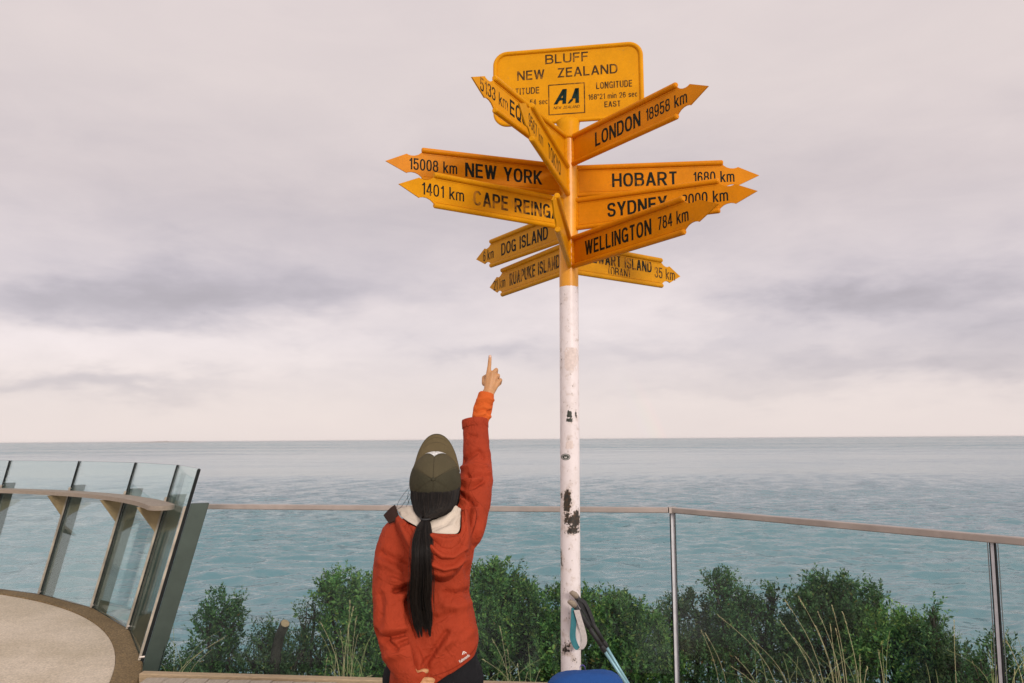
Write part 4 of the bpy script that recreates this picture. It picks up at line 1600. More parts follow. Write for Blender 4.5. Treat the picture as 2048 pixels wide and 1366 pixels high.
sign(zt(515), tipof(515, 980, 575), HS, 'pale', std('RUAPUKE ISLAND', 0.40, 0.62, '21 km', 0.855, 0.17, 'ink_worn', 'ink_worn', 0.5, 0.42), 'dull yellow arrow reading RUAPUKE ISLAND 21 km')
sign(zt(515), tipof(515, 1360, 553), HS, 'pale',
     [('STEWART ISLAND', 0.41, 0.17, 0.62, 0.44, 'place_name', 'ink_worn'), ('(OBAN)', 0.42, -0.25, 0.19, 0.34, 'place_name', 'ink_worn'),
      ('35 km', 0.845, 0.0, 0.20, 0.42, 'distance_figures', 'ink_brown')], 'dull yellow arrow reading STEWART ISLAND (OBAN) 35 km')

# name plate on top
zc = 3.705
HW, HH = 0.440, 0.226
pr = Vector((0.9880, -0.1545, 0))
pn = Vector((-0.1545, -0.9880, 0))
plate = None


def rrect(w_, h_, r_, n=8):
    out = []
    for cx_, cy_, a0 in ((w_ - r_, h_ - r_, 0), (-w_ + r_, h_ - r_, 90), (-w_ + r_, -h_ + r_, 180), (w_ - r_, -h_ + r_, 270)):
        for k_ in range(n + 1):
            a_ = math.radians(a0 + 90 * k_ / n)
            out.append((cx_ + r_ * math.cos(a_), cy_ + r_ * math.sin(a_)))
    return out


pc = Vector((0.009, -0.012, zc + 0.005))


def PP(u_, v_, s):
    return pr * u_ + Vector((0, 0, v_)) + pn * s


mb = MB()
o1 = rrect(HW, HH, 0.075)
n_ = len(o1)
mb.add([PP(u_, v_, 0.004) for u_, v_ in o1] + [PP(u_, v_, -0.004) for u_, v_ in o1],
       [tuple(range(n_)), tuple(range(2 * n_ - 1, n_ - 1, -1))] + [(i, i + n_, (i + 1) % n_ + n_, (i + 1) % n_) for i in range(n_)])
lp = [PP(u_, v_, 0.006) for u_, v_ in o1]
mb.tube(lp + [lp[0], lp[1]], 0.0125, 10, cap=False)
me = mb.mesh('name_plate')
bm = bmesh.new(); bm.from_mesh(me); bmesh.ops.recalc_face_normals(bm, faces=bm.faces); bm.to_mesh(me); bm.free()
plate = link('name_plate', me, M['yellow'], post_root)
plate.location = pc
plate['label'] = 'rounded yellow plate on top reading BLUFF NEW ZEALAND with latitude and longitude'
m4 = basis(pr, Vector((0, 0, 1)))


def ptext(s, u_, v_, w_, h_, ink='ink_brown', bold=0.165, shear=0.0, nm='lettering', spacing=1.0):
    tm = sign_text(s, w_, h_, bold, shear)
    tm.transform(Matrix.Translation(PP(u_, v_, 0.0047)) @ m4)
    return link(nm, tm, M[ink], plate)


ptext('BLUFF', -0.002, 0.170, 0.26, 0.060)
ptext('NEW  ZEALAND', -0.002, 0.079, 0.605, 0.060)
ptext('LATITUDE', -0.272, -0.020, 0.205, 0.042)
ptext('46°36 min 54 sec', -0.264, -0.094, 0.29, 0.034, bold=0.14)
ptext('LONGITUDE', 0.278, -0.020, 0.214, 0.042)
ptext('168°21 min 26 sec', 0.268, -0.088, 0.292, 0.034, bold=0.14)
ptext('EAST', 0.266, -0.140, 0.096, 0.036)
ptext('NEW ZEALAND', -0.006, -0.140, 0.155, 0.017, bold=0.13, shear=0.25)
mb = MB()
EX, EY, ECX, ECY, LW = 0.107, 0.093, -0.006, -0.088, 0.0028
for (a, b_) in (((-EX, -EY), (EX, -EY)), ((EX, -EY), (EX, EY)), ((EX, EY), (-EX, EY)), ((-EX, EY), (-EX, -EY))):
    A_, B_ = PP(ECX + a[0], ECY + a[1], 0.005), PP(ECX + b_[0], ECY + b_[1], 0.005)
    d_ = (B_ - A_).normalized()
    mb.bar(A_ - d_ * LW * 0.9, B_ - d_ * LW * 1.1, d_.cross(pn) * LW, pn * 0.0006)
mb.build('emblem_frame', M['ink_brown'], plate)


def poly(mb_, pts_, s=0.0052):
    n2 = len(pts_)
    vs_ = [PP(ECX + u_, ECY + v_, s + 0.0006) for u_, v_ in pts_] + [PP(ECX + u_, ECY + v_, s - 0.0008) for u_, v_ in pts_]
    mb_.add(vs_, [tuple(range(n2))] + [(i, i + n2, (i + 1) % n2 + n2, (i + 1) % n2) for i in range(n2)])


mb = MB()
y0, y1 = -0.030, 0.062
poly(mb, [(-0.078, y0), (-0.056, y0), (0.000, y1), (-0.024, y1)])             # slanted leg of the first A
poly(mb, [(-0.026, y0), (-0.004, y0), (0.002, y1), (-0.020, y1)])             # upright leg
poly(mb, [(-0.050, -0.008), (-0.018, -0.008), (-0.018, 0.008), (-0.040, 0.008)])
poly(mb, [(0.030, 0.000), (0.050, -0.002), (0.074, y1), (0.052, y1)])         # second A: broken slanted leg
poly(mb, [(0.006, y0), (0.018, y0), (0.034, -0.016), (0.040, -0.006), (0.032, -0.001), (0.020, -0.008)])
poly(mb, [(0.052, y0), (0.074, y0), (0.0745, y1), (0.0545, y1)])
mb.build('emblem_letters', M['green'], plate)


# stickers stuck to the pole
def pole_patch(px, py, rx, ry, mat, lift=0.0008, shape='oval', rot=0.0, seed=0, mi=0, mb_=None):
    rnd = random.Random(seed)
    mb_ = mb_ or MB()
    c = W(px, py, 4.545)
    n2 = 20
    ring_ = []
    for k_ in range(n2):
        a_ = 2 * math.pi * k_ / n2
        if shape == 'oval':
            du, dv = rx * math.cos(a_), ry * math.sin(a_)
        else:
            e = max(abs(math.cos(a_)), abs(math.sin(a_)))
            du, dv = rx * math.cos(a_) / e, ry * math.sin(a_) / e
            j = 1 - rnd.random() * (0.35 if shape == 'torn' else 0.05)
            du, dv = du * j, dv * j
        ring_.append((du / 352, dv / 352))

    def on(u_, v_):
        z = c.z + v_
        s = (c.x - SP.x - ax_at(z).x + u_) / (PR + lift)
        s = max(-0.99, min(0.99, s))
        return ax_at(z) + Vector((s, -math.sqrt(1 - s * s), 0)) * (PR + lift)
    vs_ = [on(0, 0)]
    for f_ in (0.33, 0.66, 1.0):
        vs_ += [on(u_ * f_, v_ * f_) for u_, v_ in ring_]
    fs_ = [(0, 1 + k_, 1 + (k_ + 1) % n2) for k_ in range(n2)]
    for q_ in range(2):
        for k_ in range(n2):
            k2 = (k_ + 1) % n2
            fs_.append((1 + q_ * n2 + k_, 1 + (q_ + 1) * n2 + k_, 1 + (q_ + 1) * n2 + k2, 1 + q_ * n2 + k2))
    mb_.add(vs_, fs_, mi)
    return mb_


mb = pole_patch(1131.5, 914, 9, 6.4, None, 0.0008)
pole_patch(1131.5, 914, 7.6, 5.2, None, 0.0012, mb_=mb, mi=1)
pole_patch(1131.5, 914, 6.6, 4.3, None, 0.0016, mb_=mb, mi=0)
pole_patch(1131.5, 914.5, 2.6, 2.2, None, 0.0020, mb_=mb, mi=1)
pole_patch(1131.5, 913.2, 1.4, 1.2, None, 0.0024, mb_=mb, mi=0)
o = mb.build('sticker', [M['sticker_dark'], M['sticker_pale']], post_root)
o['label'] = 'small dark oval sticker'
mb = pole_patch(1139, 828, 6, 8, None, 0.0008, 'torn', seed=5)
pole_patch(1139, 840, 7.5, 4, None, 0.0010, 'torn', seed=8, mb_=mb)
o = mb.build('sticker', M['sticker_dark'], post_root)
o['label'] = 'torn dark sticker remnant'
mb = pole_patch(1143, 718, 14, 24, None, 0.0006, 'rect', seed=2)
o = mb.build('sticker', M['sticker_ghost'], post_root)
o['label'] = 'pale rectangular sticker residue'
mb = pole_patch(1139, 890, 9, 9, None, 0.0006, 'torn', seed=12)
o = mb.build('sticker', M['sticker_ghost'], post_root)
o['label'] = 'pale torn sticker residue'

# ------------------------------------------------------------------ trekking poles and backpack
def trek(label, top, bot, mat_low, straps, faces=('strap_grey', 'strap_teal')):
    root = empty('trekking_pole', bot)
    tag(root, label, 'trekking pole', 'trekking poles leaning on the signpost')
    bot = Vector(bot); top = Vector(top)
    d_ = top - bot
    L_ = d_.length
    d_.normalize()
    at = lambda s: d_ * s
    fx = Vector((-0.75, -0.55, 0.1)).normalized()
    mb = MB()
    mb.tube([at(L_ - 0.17), at(L_ - 0.15), at(L_ - 0.11), at(L_ - 0.075), at(L_ - 0.04), at(L_ - 0.015)],
            [0.0130, 0.0148, 0.0136, 0.0156, 0.0142, 0.0150], 14)
    g_ = mb.build('grip', M['black_rubber'], root, True)
    mb = MB()
    mb.tube([at(L_ - 0.02), at(L_ - 0.004) + fx * 0.004, at(L_ + 0.008) + fx * 0.016, at(L_ + 0.008) + fx * 0.03], [0.0152, 0.0160, 0.0135, 0.006], 14)
    mb.build('grip_top', M['cork'], root, True)
    mb = MB()
    mb.tube([at(0.55), at(L_ - 0.165)], [0.0112, 0.0124], 12)
    mb.build('upper_shaft', M['black_rubber'], root, True)
    mb = MB()
    mb.tube([at(0.045), at(0.556)], 0.0085, 12)
    mb.build('lower_shaft', M[mat_low], root, True)
    mb = MB()
    mb.tube([at(0.54), at(0.545), at(0.575), at(0.58)], [0.0125, 0.0142, 0.0142, 0.0125], 12)
    mb.build('clamp', M['black_rubber'], root, True)
    mb = MB()
    mb.tube([at(0.05), at(0.054), at(0.058)], [0.008, 0.03, 0.008], 16)
    mb.build('basket', M['black_rubber'], root, True)
    mb = MB()
    mb.tube([at(-0.005), at(0.05)], [0.003, 0.006], 10)
    mb.build('tip', M['metal_post'], root, True)
    # wrist strap: a hanging loop of webbing
    if straps:
        p0 = at(L_ - 0.03) + fx * 0.012
        loop = [p0, p0 + Vector(straps[0]), p0 + Vector(straps[1]), p0 + Vector(straps[2]), p0 + Vector(straps[3]), p0 + Vector((0.012, -0.006, -0.012))]
        C_ = spline([tuple(q_) for q_ in loop], 30)
        mb = MB()
        wv = Vector(straps[4])
        vs_, fs_, mi_ = [], [], []
        for q_ in C_:
            q_ = Vector(q_)
            vs_ += [q_ - wv, q_ + wv]
        tn = Vector((0, -1, 0)).cross(wv).normalized() * 0.0012
        for i in range(29):
            a0, a1, b0, b1 = (Vector(v) for v in (vs_[2 * i], vs_[2 * i + 1], vs_[2 * i + 2], vs_[2 * i + 3]))
            tdir = (b0 - a0).normalized()
            nn = tdir.cross(wv).normalized() * 0.0010
            mb.add([a0 - nn, a1 - nn, b1 - nn, b0 - nn], [(0, 1, 2, 3)], 0)
            mb.add([a0 + nn, a1 + nn, b1 + nn, b0 + nn], [(3, 2, 1, 0)], 1)
        mb.build('wrist_strap', [M[faces[0]], M[faces[1]]], root, True)
    return root


trek('nearer trekking pole with cork-topped grip and hanging teal wrist strap against the white pole',
     W(1146, 1206, 4.46), G(1310, 1455, 0.005), 'pole_blue',
     ((-0.006, -0.010, -0.08), (-0.010, -0.016, -0.16), (0.022, -0.020, -0.215), (0.050, -0.010, -0.16), (0.016, 0.007, 0.0)))
trek('farther trekking pole whose black grip stands slightly higher against the white pole',
     W(1150, 1188, 4.50), G(1306, 1450, 0.005), 'pole_blue',
     ((0.045, 0.01, -0.02), (0.08, 0.015, -0.09), (0.095, 0.015, -0.14), (0.07, 0.01, -0.11), (0.008, 0.010, 0.004)), ('black_rubber', 'black_rubber'))

bp_root = empty('backpack', (0.35, 4.14, 0))
tag(bp_root, 'bright blue backpack standing at the foot of the signpost, only its top in view', 'backpack')
mb = MB()
rings = []
for z, hw, hd, cx_ in ((0.0, 0.15, 0.09, 0), (0.015, 0.185, 0.115, 0), (0.12, 0.195, 0.125, 0), (0.26, 0.192, 0.12, 0), (0.34, 0.188, 0.112, 0), (0.385, 0.180, 0.10, -.004)):
    rings.append([Vector((cx_ + hw * math.copysign(abs(math.cos(a_)) ** 0.55, math.cos(a_)), hd * math.copysign(abs(math.sin(a_)) ** 0.6, math.sin(a_)), z))
                  for a_ in [2 * math.pi * k_ / 36 for k_ in range(36)]])
mb.loft(rings)
mb.build('body', M['pack_blue'], bp_root, True)
mb = MB()
rings = []
for z, s in ((0.365, 1.03), (0.375, 1.06), (0.39, 1.03), (0.412, 0.93), (0.430, 0.78), (0.441, 0.56), (0.446, 0.32), (0.447, 0.08)):
    rings.append([Vector((0.182 * s * math.copysign(abs(math.cos(a_)) ** 0.55, math.cos(a_)), 0.105 * s * math.copysign(abs(math.sin(a_)) ** 0.6, math.sin(a_)),
                          z + 0.010 * math.cos(a_ + 0.3) * s + 0.005 * math.sin(3 * a_) * s)) for a_ in [2 * math.pi * k_ / 36 for k_ in range(36)]])
mb.loft(rings)
mb.build('lid', M['pack_blue'], bp_root, True)
mb = MB()
C_ = spline([(-0.022, 0.03, 0.440), (-0.022, 0.03, 0.458), (-0.010, 0.03, 0.468), (0.003, 0.03, 0.458), (0.003, 0.03, 0.440)], 14)
for p_, q_ in zip(C_, C_[1:]):
    p_, q_ = Vector(p_), Vector(q_)
    mb.bar(p_, q_, Vector((0, 0.010, 0)), (q_ - p_).normalized().cross(Vector((0, 1, 0))) * 0.0015)
mb.build('haul_loop', M['pack_purple'], bp_root)
for s in (-1, 1):
    mb = MB()
    C_ = spline([(0.07 * s, 0.10, 0.38), (0.085 * s, 0.16, 0.33), (0.095 * s, 0.17, 0.2), (0.11 * s, 0.12, 0.05)], 14)
    for p_, q_ in zip(C_, C_[1:]):
        p_, q_ = Vector(p_), Vector(q_)
        mb.bar(p_, q_, Vector((0.028, 0, 0)), (q_ - p_).normalized().cross(Vector((1, 0, 0))) * 0.007)
    mb.build('shoulder_strap', M['pack_purple'], bp_root)
mb = MB()
mb.sphere((0, -0.115, 0.17), 1, 20, 12, axes=(Vector((0.14, 0, 0)), Vector((0, 0.05, 0)), Vector((0, 0, 0.12))))
mb.build('front_pocket', M['pack_blue'], bp_root, True)
bp_root.rotation_euler = (math.radians(-6), 0, math.radians(-4))

# ------------------------------------------------------------------ sea air
hz = bpy.data.materials.new('sea air')
hz.use_nodes = True
ht = NT(hz.node_tree)
ht.n.clear()
ho = ht.new('ShaderNodeOutputMaterial')
hv = ht.new('ShaderNodeVolumePrincipled')
hv.inputs['Color'].default_value = (0.97, 0.95, 0.95, 1)
hv.inputs['Density'].default_value = 2.2e-5
hv.inputs['Anisotropy'].default_value = 0.0
ht.l.new(hv.outputs[0], ho.inputs['Volume'])
mb = MB()
mb.hexa([(-45000, -900, -20.6), (45000, -900, -20.6), (45000, 45000, -20.6), (-45000, 45000, -20.6),
         (-45000, -900, 6.0), (45000, -900, 6.0), (45000, 45000, 6.0), (-45000, 45000, 6.0)])
tag(mb.build('haze', hz), 'thin pale sea air softening the horizon', 'haze', kind='stuff')

# ------------------------------------------------------------------ person
PY = 2.9


def we(px, py, y, r):
    return (W(px, py, y), r)


# ---- body: one continuous skin surface
mb = MB()
pelvis = W(862, 1345, 2.92)
mb.chain([we(866, 1350, 2.93, 0.10), we(866, 1250, 2.92, 0.09), we(866, 1150, 2.93, 0.095), we(868, 1085, 2.94, 0.085), we(868, 1040, 2.94, 0.055), we(868, 1005, 2.95, 0.054)])
mb.chain([we(868, 1075, 2.94, 0.07), we(805, 1083, 2.925, 0.052), we(785, 1190, 2.85, 0.036), we(786, 1245, 2.81, 0.034), we(800, 1300, 2.78, 0.030), we(828, 1352, 2.75, 0.027)])
mb.chain([we(868, 1075, 2.94, 0.07), we(925, 1058, 2.95, 0.055), we(952, 962, 3.09, 0.044), we(954, 930, 3.135, 0.040), we(956, 862, 3.182, 0.026), we(971, 806, 3.225, 0.020), we(976, 788, 3.235, 0.0255)])
hipL, hipR = Vector((-0.37, 2.93, 0.80)), Vector((-0.20, 2.93, 0.80))
mb.chain([(hipL + Vector((0.02, 0, -0.05)), 0.07), (Vector((-0.38, 2.92, 0.45)), 0.056), (Vector((-0.385, 2.96, 0.09)), 0.038)])
mb.chain([(hipR + Vector((-0.01, 0, -0.05)), 0.07), (Vector((-0.185, 2.90, 0.45)), 0.056), (Vector((-0.18, 2.94, 0.09)), 0.038)])
for fx_ in (-0.385, -0.18):
    mb.chain([(Vector((fx_, 2.95, 0.05)), 0.036), (Vector((fx_ * 1.02, 3.10, 0.035)), 0.03)])
# head, tipped back to look up at the arrows
HC = W(869, 972, 2.965)
tilt = math.radians(62)
hu = Vector((0.02, -math.sin(tilt), math.cos(tilt))).normalized()         # crown direction
hf = Vector((0.03, math.cos(tilt), math.sin(tilt))).normalized()          # face direction
hs = hf.cross(hu).normalized()
mb.sphere(HC, 1, 24, 16, axes=(hs * 0.074, hf * 0.094, hu * 0.098))
mb.chain([(HC + hf * 0.035 - hu * 0.07, 0.055), (HC + hf * 0.055 - hu * 0.10, 0.034)])   # jaw, chin
mb.chain([(HC + hf * 0.090 - hu * 0.01, 0.010), (HC + hf * 0.108 - hu * 0.045, 0.0125)])  # nose
for s in (-1, 1):
    mb.sphere(HC + hs * 0.078 * s - hu * 0.03 - hf * 0.005, 1, 12, 8, axes=(hs * 0.008, hf * 0.018, hu * 0.030))
    mb.sphere(HC + hs * 0.028 * s + hf * 0.080 - hu * 0.012, 1, 12, 8, axes=(hs * 0.014, hf * 0.012, hu * 0.010))
mb.chain([(HC + hf * 0.088 - hu * 0.072 - hs * 0.02, 0.006), (HC + hf * 0.094 - hu * 0.072, 0.0075), (HC + hf * 0.088 - hu * 0.072 + hs * 0.02, 0.006)])
# raised right hand: back of the hand to the camera, index up, three fingers folded away
HY = 3.245
wr = W(976, 790, HY - 0.01)
kn = [W(976.5, 749, HY), W(984.5, 748, HY - 0.004), W(991, 754, HY), W(997, 764, HY + 0.006)]
for k_, r1, r2 in zip(kn, (0.0125, 0.0125, 0.012, 0.011), (0.0105, 0.0105, 0.010, 0.0095)):
    mb.chain([(wr, 0.021), (wr.lerp(k_, 0.55), 0.0145), (k_, r2)])
mb.chain([(wr.lerp(kn[0], .5), 0.014), (W(970, 766, HY + 0.012), 0.014), (W(969, 756, HY + 0.03), 0.0115), (W(978, 750, HY + 0.05), 0.0095), (W(987, 748, HY + 0.056), 0.008)])   # thumb folded across
mb.chain([(kn[0], 0.0100), (W(978.6, 733, HY + 0.01), 0.0085), (W(979.6, 721, HY + 0.016), 0.0076), (W(980, 712.5, HY + 0.02), 0.0068)])
for k_, pip, dip, tip_, r_ in ((kn[1], (992.5, 739.5, 0.022), (992, 748, 0.045), (987, 757, 0.035), 0.0092),
                               (kn[2], (996.5, 751, 0.022), (996, 758, 0.043), (991, 765, 0.034), 0.0088),
                               (kn[3], (1001.3, 760, 0.020), (1000, 767, 0.038), (995, 772, 0.030), 0.0080)):
    mb.chain([(k_, r_), (W(pip[0], pip[1], HY + pip[2]), r_ * 0.95), (W(dip[0], dip[1], HY + dip[2]), r_ * 0.85), (W(tip_[0], tip_[1], HY + tip_[2]), r_ * 0.75)])
# left hand resting on the hem behind the hip
lw = W(828, 1360, 2.745)
lk = [W(846, 1360, 2.728), W(846, 1368, 2.722), W(843, 1377, 2.722), W(839, 1385, 2.726)]
for k_ in lk:
    mb.chain([(lw, 0.021), (lw.lerp(k_, .6), 0.014), (k_, 0.0105)])
for k_, (a_, b_, c_) in zip(lk, (((856, 1359.0), (863, 1359.5), (867, 1360.5)), ((858, 1369.0), (866, 1371.0), (871, 1374.0)), ((856, 1379.0), (864, 1383.0), (869, 1387.0)), ((850, 1388.0), (857, 1392.0), (861, 1396.0)))):
    mb.chain([(k_, 0.0092), (W(*a_, 2.724), 0.0082), (W(*b_, 2.730), 0.0075), (W(*c_, 2.738), 0.0066)])
mb.chain([(lw, 0.016), (W(835, 1348, 2.735), 0.0115), (W(846, 1343, 2.735), 0.0095), (W(853, 1342, 2.74), 0.008)])
bm_me = remesh(mb, 0.0034, 3)
person = link('person', bm_me, M['skin'], smooth=True)
tag(person, 'person in orange-red jacket and olive cap, back turned, one arm pointing up', 'person')

# ---- jacket
mb = MB()


def trow(x0, x1, py, y, hd, dz_l=0, n=40, e=0.72):
    """torso ring between two photo pixel columns; dz_l drops the left side (pixels)"""
    out = []
    for k_ in range(n):
        a_ = 2 * math.pi * k_ / n
        cx_, cy_ = math.cos(a_), math.sin(a_)
        cx_, cy_ = math.copysign(abs(cx_) ** e, cx_), math.copysign(abs(cy_) ** e, cy_)
        f_ = (cx_ + 1) / 2
        out.append(W(x0 + (x1 - x0) * f_, py + dz_l * (1 - f_), y) + Vector((0, cy_ * hd, 0)))
    return out


rows = [trow(781, 954, 1300, 2.915, 0.138, 100), trow(780, 958, 1283, 2.915, 0.140, 90), trow(786, 949, 1235, 2.915, 0.132, 40), trow(790, 939, 1185, 2.92, 0.124, 10), trow(785, 941, 1140, 2.925, 0.122),
        trow(778, 948, 1100, 2.93, 0.120), trow(775, 955, 1072, 2.935, 0.112), trow(783, 955, 1052, 2.94, 0.098), trow(806, 938, 1036, 2.945, 0.078), trow(830, 914, 1018, 2.95, 0.064)]
mb.loft(rows)
mb.chain([we(803, 1083, 2.925, 0.082), we(787, 1130, 2.89, 0.073), we(784, 1190, 2.84, 0.067), we(786, 1245, 2.80, 0.066), we(800, 1300, 2.775, 0.062), we(818, 1338, 2.758, 0.056), we(824, 1349, 2.752, 0.053)], 20)
mb.chain([we(925, 1058, 2.95, 0.080), we(942, 1005, 3.02, 0.074), we(952, 962, 3.09, 0.066), we(954, 930, 3.135, 0.057), we(953, 895, 3.155, 0.052)], 20)
ca, cb = W(951, 862, 3.18), W(950, 842, 3.19)
mb.tube([W(953, 895, 3.155), ca, cb], [0.052, 0.0505, 0.0515], 24)
jm = remesh(mb, 0.0042, 8)
folds(jm, [
    ([(893, 1266), (872, 1296), (849, 1332)], -0.016, 6), ([(905, 1262), (884, 1295), (862, 1328)], 0.0108, 9),
    ([(936, 1184), (915, 1190), (893, 1186)], -0.0148, 8), ([(906, 1228), (880, 1238), (862, 1236)], -0.0106, 9), ([(940, 1206), (912, 1214), (890, 1210)], 0.0090, 9),
    ([(824, 1170), (806, 1178), (790, 1180)], -0.0294, 5), ([(826, 1160), (806, 1166), (785, 1160)], 0.0126, 7), ([(816, 1186), (800, 1194)], 0.0126, 7),
    ([(818, 1266), (796, 1271), (772, 1277)], -0.0252, 5), ([(748, 1262), (768, 1280), (792, 1297)], -0.0210, 5), ([(818, 1256), (790, 1258), (765, 1262)], 0.0108, 7),
    ([(818, 1281), (800, 1288)], -0.0168, 5), ([(800, 1308), (775, 1314)], 0.0108, 9), ([(765, 1107), (790, 1120), (814, 1136)], -0.0126, 7), ([(760, 1125), (785, 1140), (808, 1150)], 0.0108, 8),
    ([(800, 1053), (808, 1070), (816, 1090)], -0.0148, 5), ([(782, 1200), (772, 1225), (776, 1250)], 0.0090, 9), ([(760, 1190), (764, 1230)], -0.0084, 7),
    ([(934, 951), (946, 951), (958, 949), (971, 952)], -0.019, 5), ([(923, 962), (945, 962), (966, 956), (976, 946)], 0.0108, 5), ([(924, 973), (944, 972), (966, 962)], -0.0190, 5),
    ([(916, 983), (934, 994), (951, 1008)], -0.0252, 5), ([(922, 998), (938, 1010), (946, 1022)], 0.0108, 5), ([(920, 925), (938, 914), (958, 902), (968, 914)], -0.0126, 5),
    ([(926, 936), (950, 930), (970, 934)], 0.0108, 5), ([(941, 1012), (938, 1040), (935, 1064)], -0.0168, 5), ([(950, 1015), (948, 1050)], 0.0090, 6), ([(956, 1040), (950, 1080), (944, 1110)], -0.0106, 7),
    ([(938, 872), (952, 872)], -0.0084, 4), ([(930, 1130), (938, 1150)], -0.0106, 7), ([(900, 1290), (925, 1275), (945, 1262)], 0.0072, 10),
    ([(822, 1176), (814, 1205), (817, 1245), (827, 1276), (832, 1308), (840, 1340)], -0.0264, 5), ([(806, 1200), (806, 1240), (815, 1280), (820, 1310)], 0.0072, 9),
    ([(770, 1090), (762, 1150)], 0.0048, 8), ([(775, 1140), (800, 1158)], -0.0060, 6), ([(935, 1262), (900, 1300)], -0.0048, 8),
], fine=0.0032)
jacket = link('jacket', jm, M['jacket'], person, True)
jb = BVHTree.FromPolygons([v.co for v in jm.vertices], [tuple(p.vertices) for p in jm.polygons])

# stitched seams lying on the shell
def seam(px_pts, wpx, name='seam', mat='seam'):
    C2 = spline([(x_, y_, 0) for x_, y_ in px_pts], 50)[:, :2]
    vs_, fs_ = [], []
    for k_ in range(50):
        t_ = C2[min(k_ + 1, 49)] - C2[max(k_ - 1, 0)]
        t_ = np.array([-t_[1], t_[0]]) / (np.hypot(*t_) + 1e-9) * wpx / 2
        for s_ in (-1, 1):
            vs_.append(W(C2[k_][0] + t_[0] * s_, C2[k_][1] + t_[1] * s_, 2.7))
    fs_ = [(2 * k_, 2 * k_ + 1, 2 * k_ + 3, 2 * k_ + 2) for k_ in range(49)]
    m2 = bpy.data.meshes.new('seam')
    m2.from_pydata([tuple(v) for v in vs_], [], fs_)
    drape(m2, jb, 0.0011)
    return link(name, m2, M[mat], jacket)


seam([(955, 1287), (946, 1303), (925, 1325), (898, 1341), (868, 1352)], 1.3)
seam([(799, 1052), (811, 1078), (818, 1110), (822, 1150)], 1.5)
seam([(929, 1100), (941, 1075), (950, 1050), (953, 1025), (944, 1002)], 1.4)

# cuff rim and tab on the raised sleeve
mb = MB()
d_ = (cb - ca).normalized()
mb.loft([[cb + d_ * s_ + (d_.orthogonal().normalized() * math.cos(a2) + d_.cross(d_.orthogonal().normalized()) * math.sin(a2)) * r_ for a2 in [2 * math.pi * k_ / 40 for k_ in range(40)]] for s_, r_ in ((-0.03, 0.0510), (-0.028, 0.0524), (-0.002, 0.0530), (0.002, 0.0524), (0.002, 0.046), (-0.01, 0.045))], cap=False)
mb.build('cuff', M['jacket'], jacket, True)
mb = MB()
a_ = W(926, 843, 3.175)
mb.hexa([W(925.5, 856, 3.17), W(931, 855, 3.15), W(931, 855, 3.18), W(925.5, 856, 3.18), W(924.5, 839, 3.17), W(931, 840, 3.15), W(931, 840, 3.18), W(924.5, 839, 3.18)])
mb.build('cuff_tab', M['jacket'], jacket)

# orange inner sleeve
mb = MB()
mb.chain([we(955, 864, 3.18, 0.034), we(960.5, 840, 3.195, 0.0350), we(965, 820, 3.21, 0.0385), we(970, 802, 3.222, 0.0345)], 20)
mb.tube([W(970, 802, 3.222), W(973, 787, 3.23)], [0.0345, 0.0320], 20)
um = remesh(mb, 0.004, 3)
folds(um, [([(950, 824), (966, 819), (982, 824)], -0.0080, 3.5), ([(951, 832), (970, 828), (984, 836)], 0.0064, 4), ([(952, 811), (970, 804), (986, 812)], -0.0064, 3),
           ([(956, 800), (974, 795), (988, 801)], 0.0048, 3), ([(970, 832), (982, 822)], -0.0064, 3)], 0.001)
link('inner_sleeve', um, M['under'], person, True)

# jacket emblem and lettering laid on the hem
def on_hem(me, cx_, cy_, rot, name):
    """place a flat mesh (units: photo pixels) round a photo pixel and lay it on the jacket"""
    co_, _ = mesh_np(me)
    c_, s_ = math.cos(rot), math.sin(rot)
    out = np.array([W(cx_ + (x_ * c_ - y_ * s_), cy_ - (x_ * s_ + y_ * c_), 2.7) for x_, y_, _z in co_])
    set_co(me, out)
    drape(me, jb, 0.0015)
    return link(name, me, M['logo'], jacket)


on_hem(text_mesh('Kathmandu', 24, 6.2, 0.02), 928.5, 1316.5, math.radians(36), 'jacket_lettering')
mb = MB()
mb.add([(-5, -2.2, 0), (-1.2, 3.4, 0), (1.2, 3.4, 0), (5.6, -2.0, 0), (3.8, -2.0, 0), (0.2, 2.0, 0), (-3.0, -2.2, 0), (-1.2, -2.2, 0), (0.2, -0.6, 0), (1.6, -2.2, 0)],
       [(0, 1, 5, 6), (1, 2, 5), (2, 3, 4, 5), (7, 9, 8)])
on_hem(mb.mesh('m'), 928, 1306, math.radians(20), 'jacket_emblem')


# ---- hood: crumpled sack hanging on the back, lined in cream
def rows3(rows_):
    return [[tuple(W(*p_)) for p_ in r_] for r_ in rows_]


hood_rows = rows3([
    [(794, 1024, 2.93), (802, 1036, 2.87), (826, 1052, 2.806), (864, 1066, 2.775), (902, 1069, 2.778), (922, 1064, 2.80), (923, 1018, 2.87)],
    [(790, 1030, 2.92), (797, 1046, 2.85), (823, 1078, 2.775), (864, 1096, 2.738), (905, 1094, 2.742), (932, 1066, 2.79), (931, 1020, 2.87)],
    [(790, 1040, 2.92), (799, 1064, 2.85), (826, 1106, 2.772), (868, 1126, 2.735), (907, 1120, 2.742), (936, 1084, 2.80), (937, 1032, 2.89)],
    [(793, 1050, 2.93), (806, 1084, 2.855), (833, 1130, 2.776), (875, 1150, 2.742), (910, 1140, 2.755), (935, 1102, 2.81), (941, 1050, 2.91)],
    [(797, 1056, 2.96), (812, 1090, 2.89), (838, 1138, 2.83), (879, 1162, 2.80), (909, 1150, 2.81), (931, 1112, 2.85), (940, 1060, 2.94)],
])
hm = patch(hood_rows, 90, 60, 0.006)
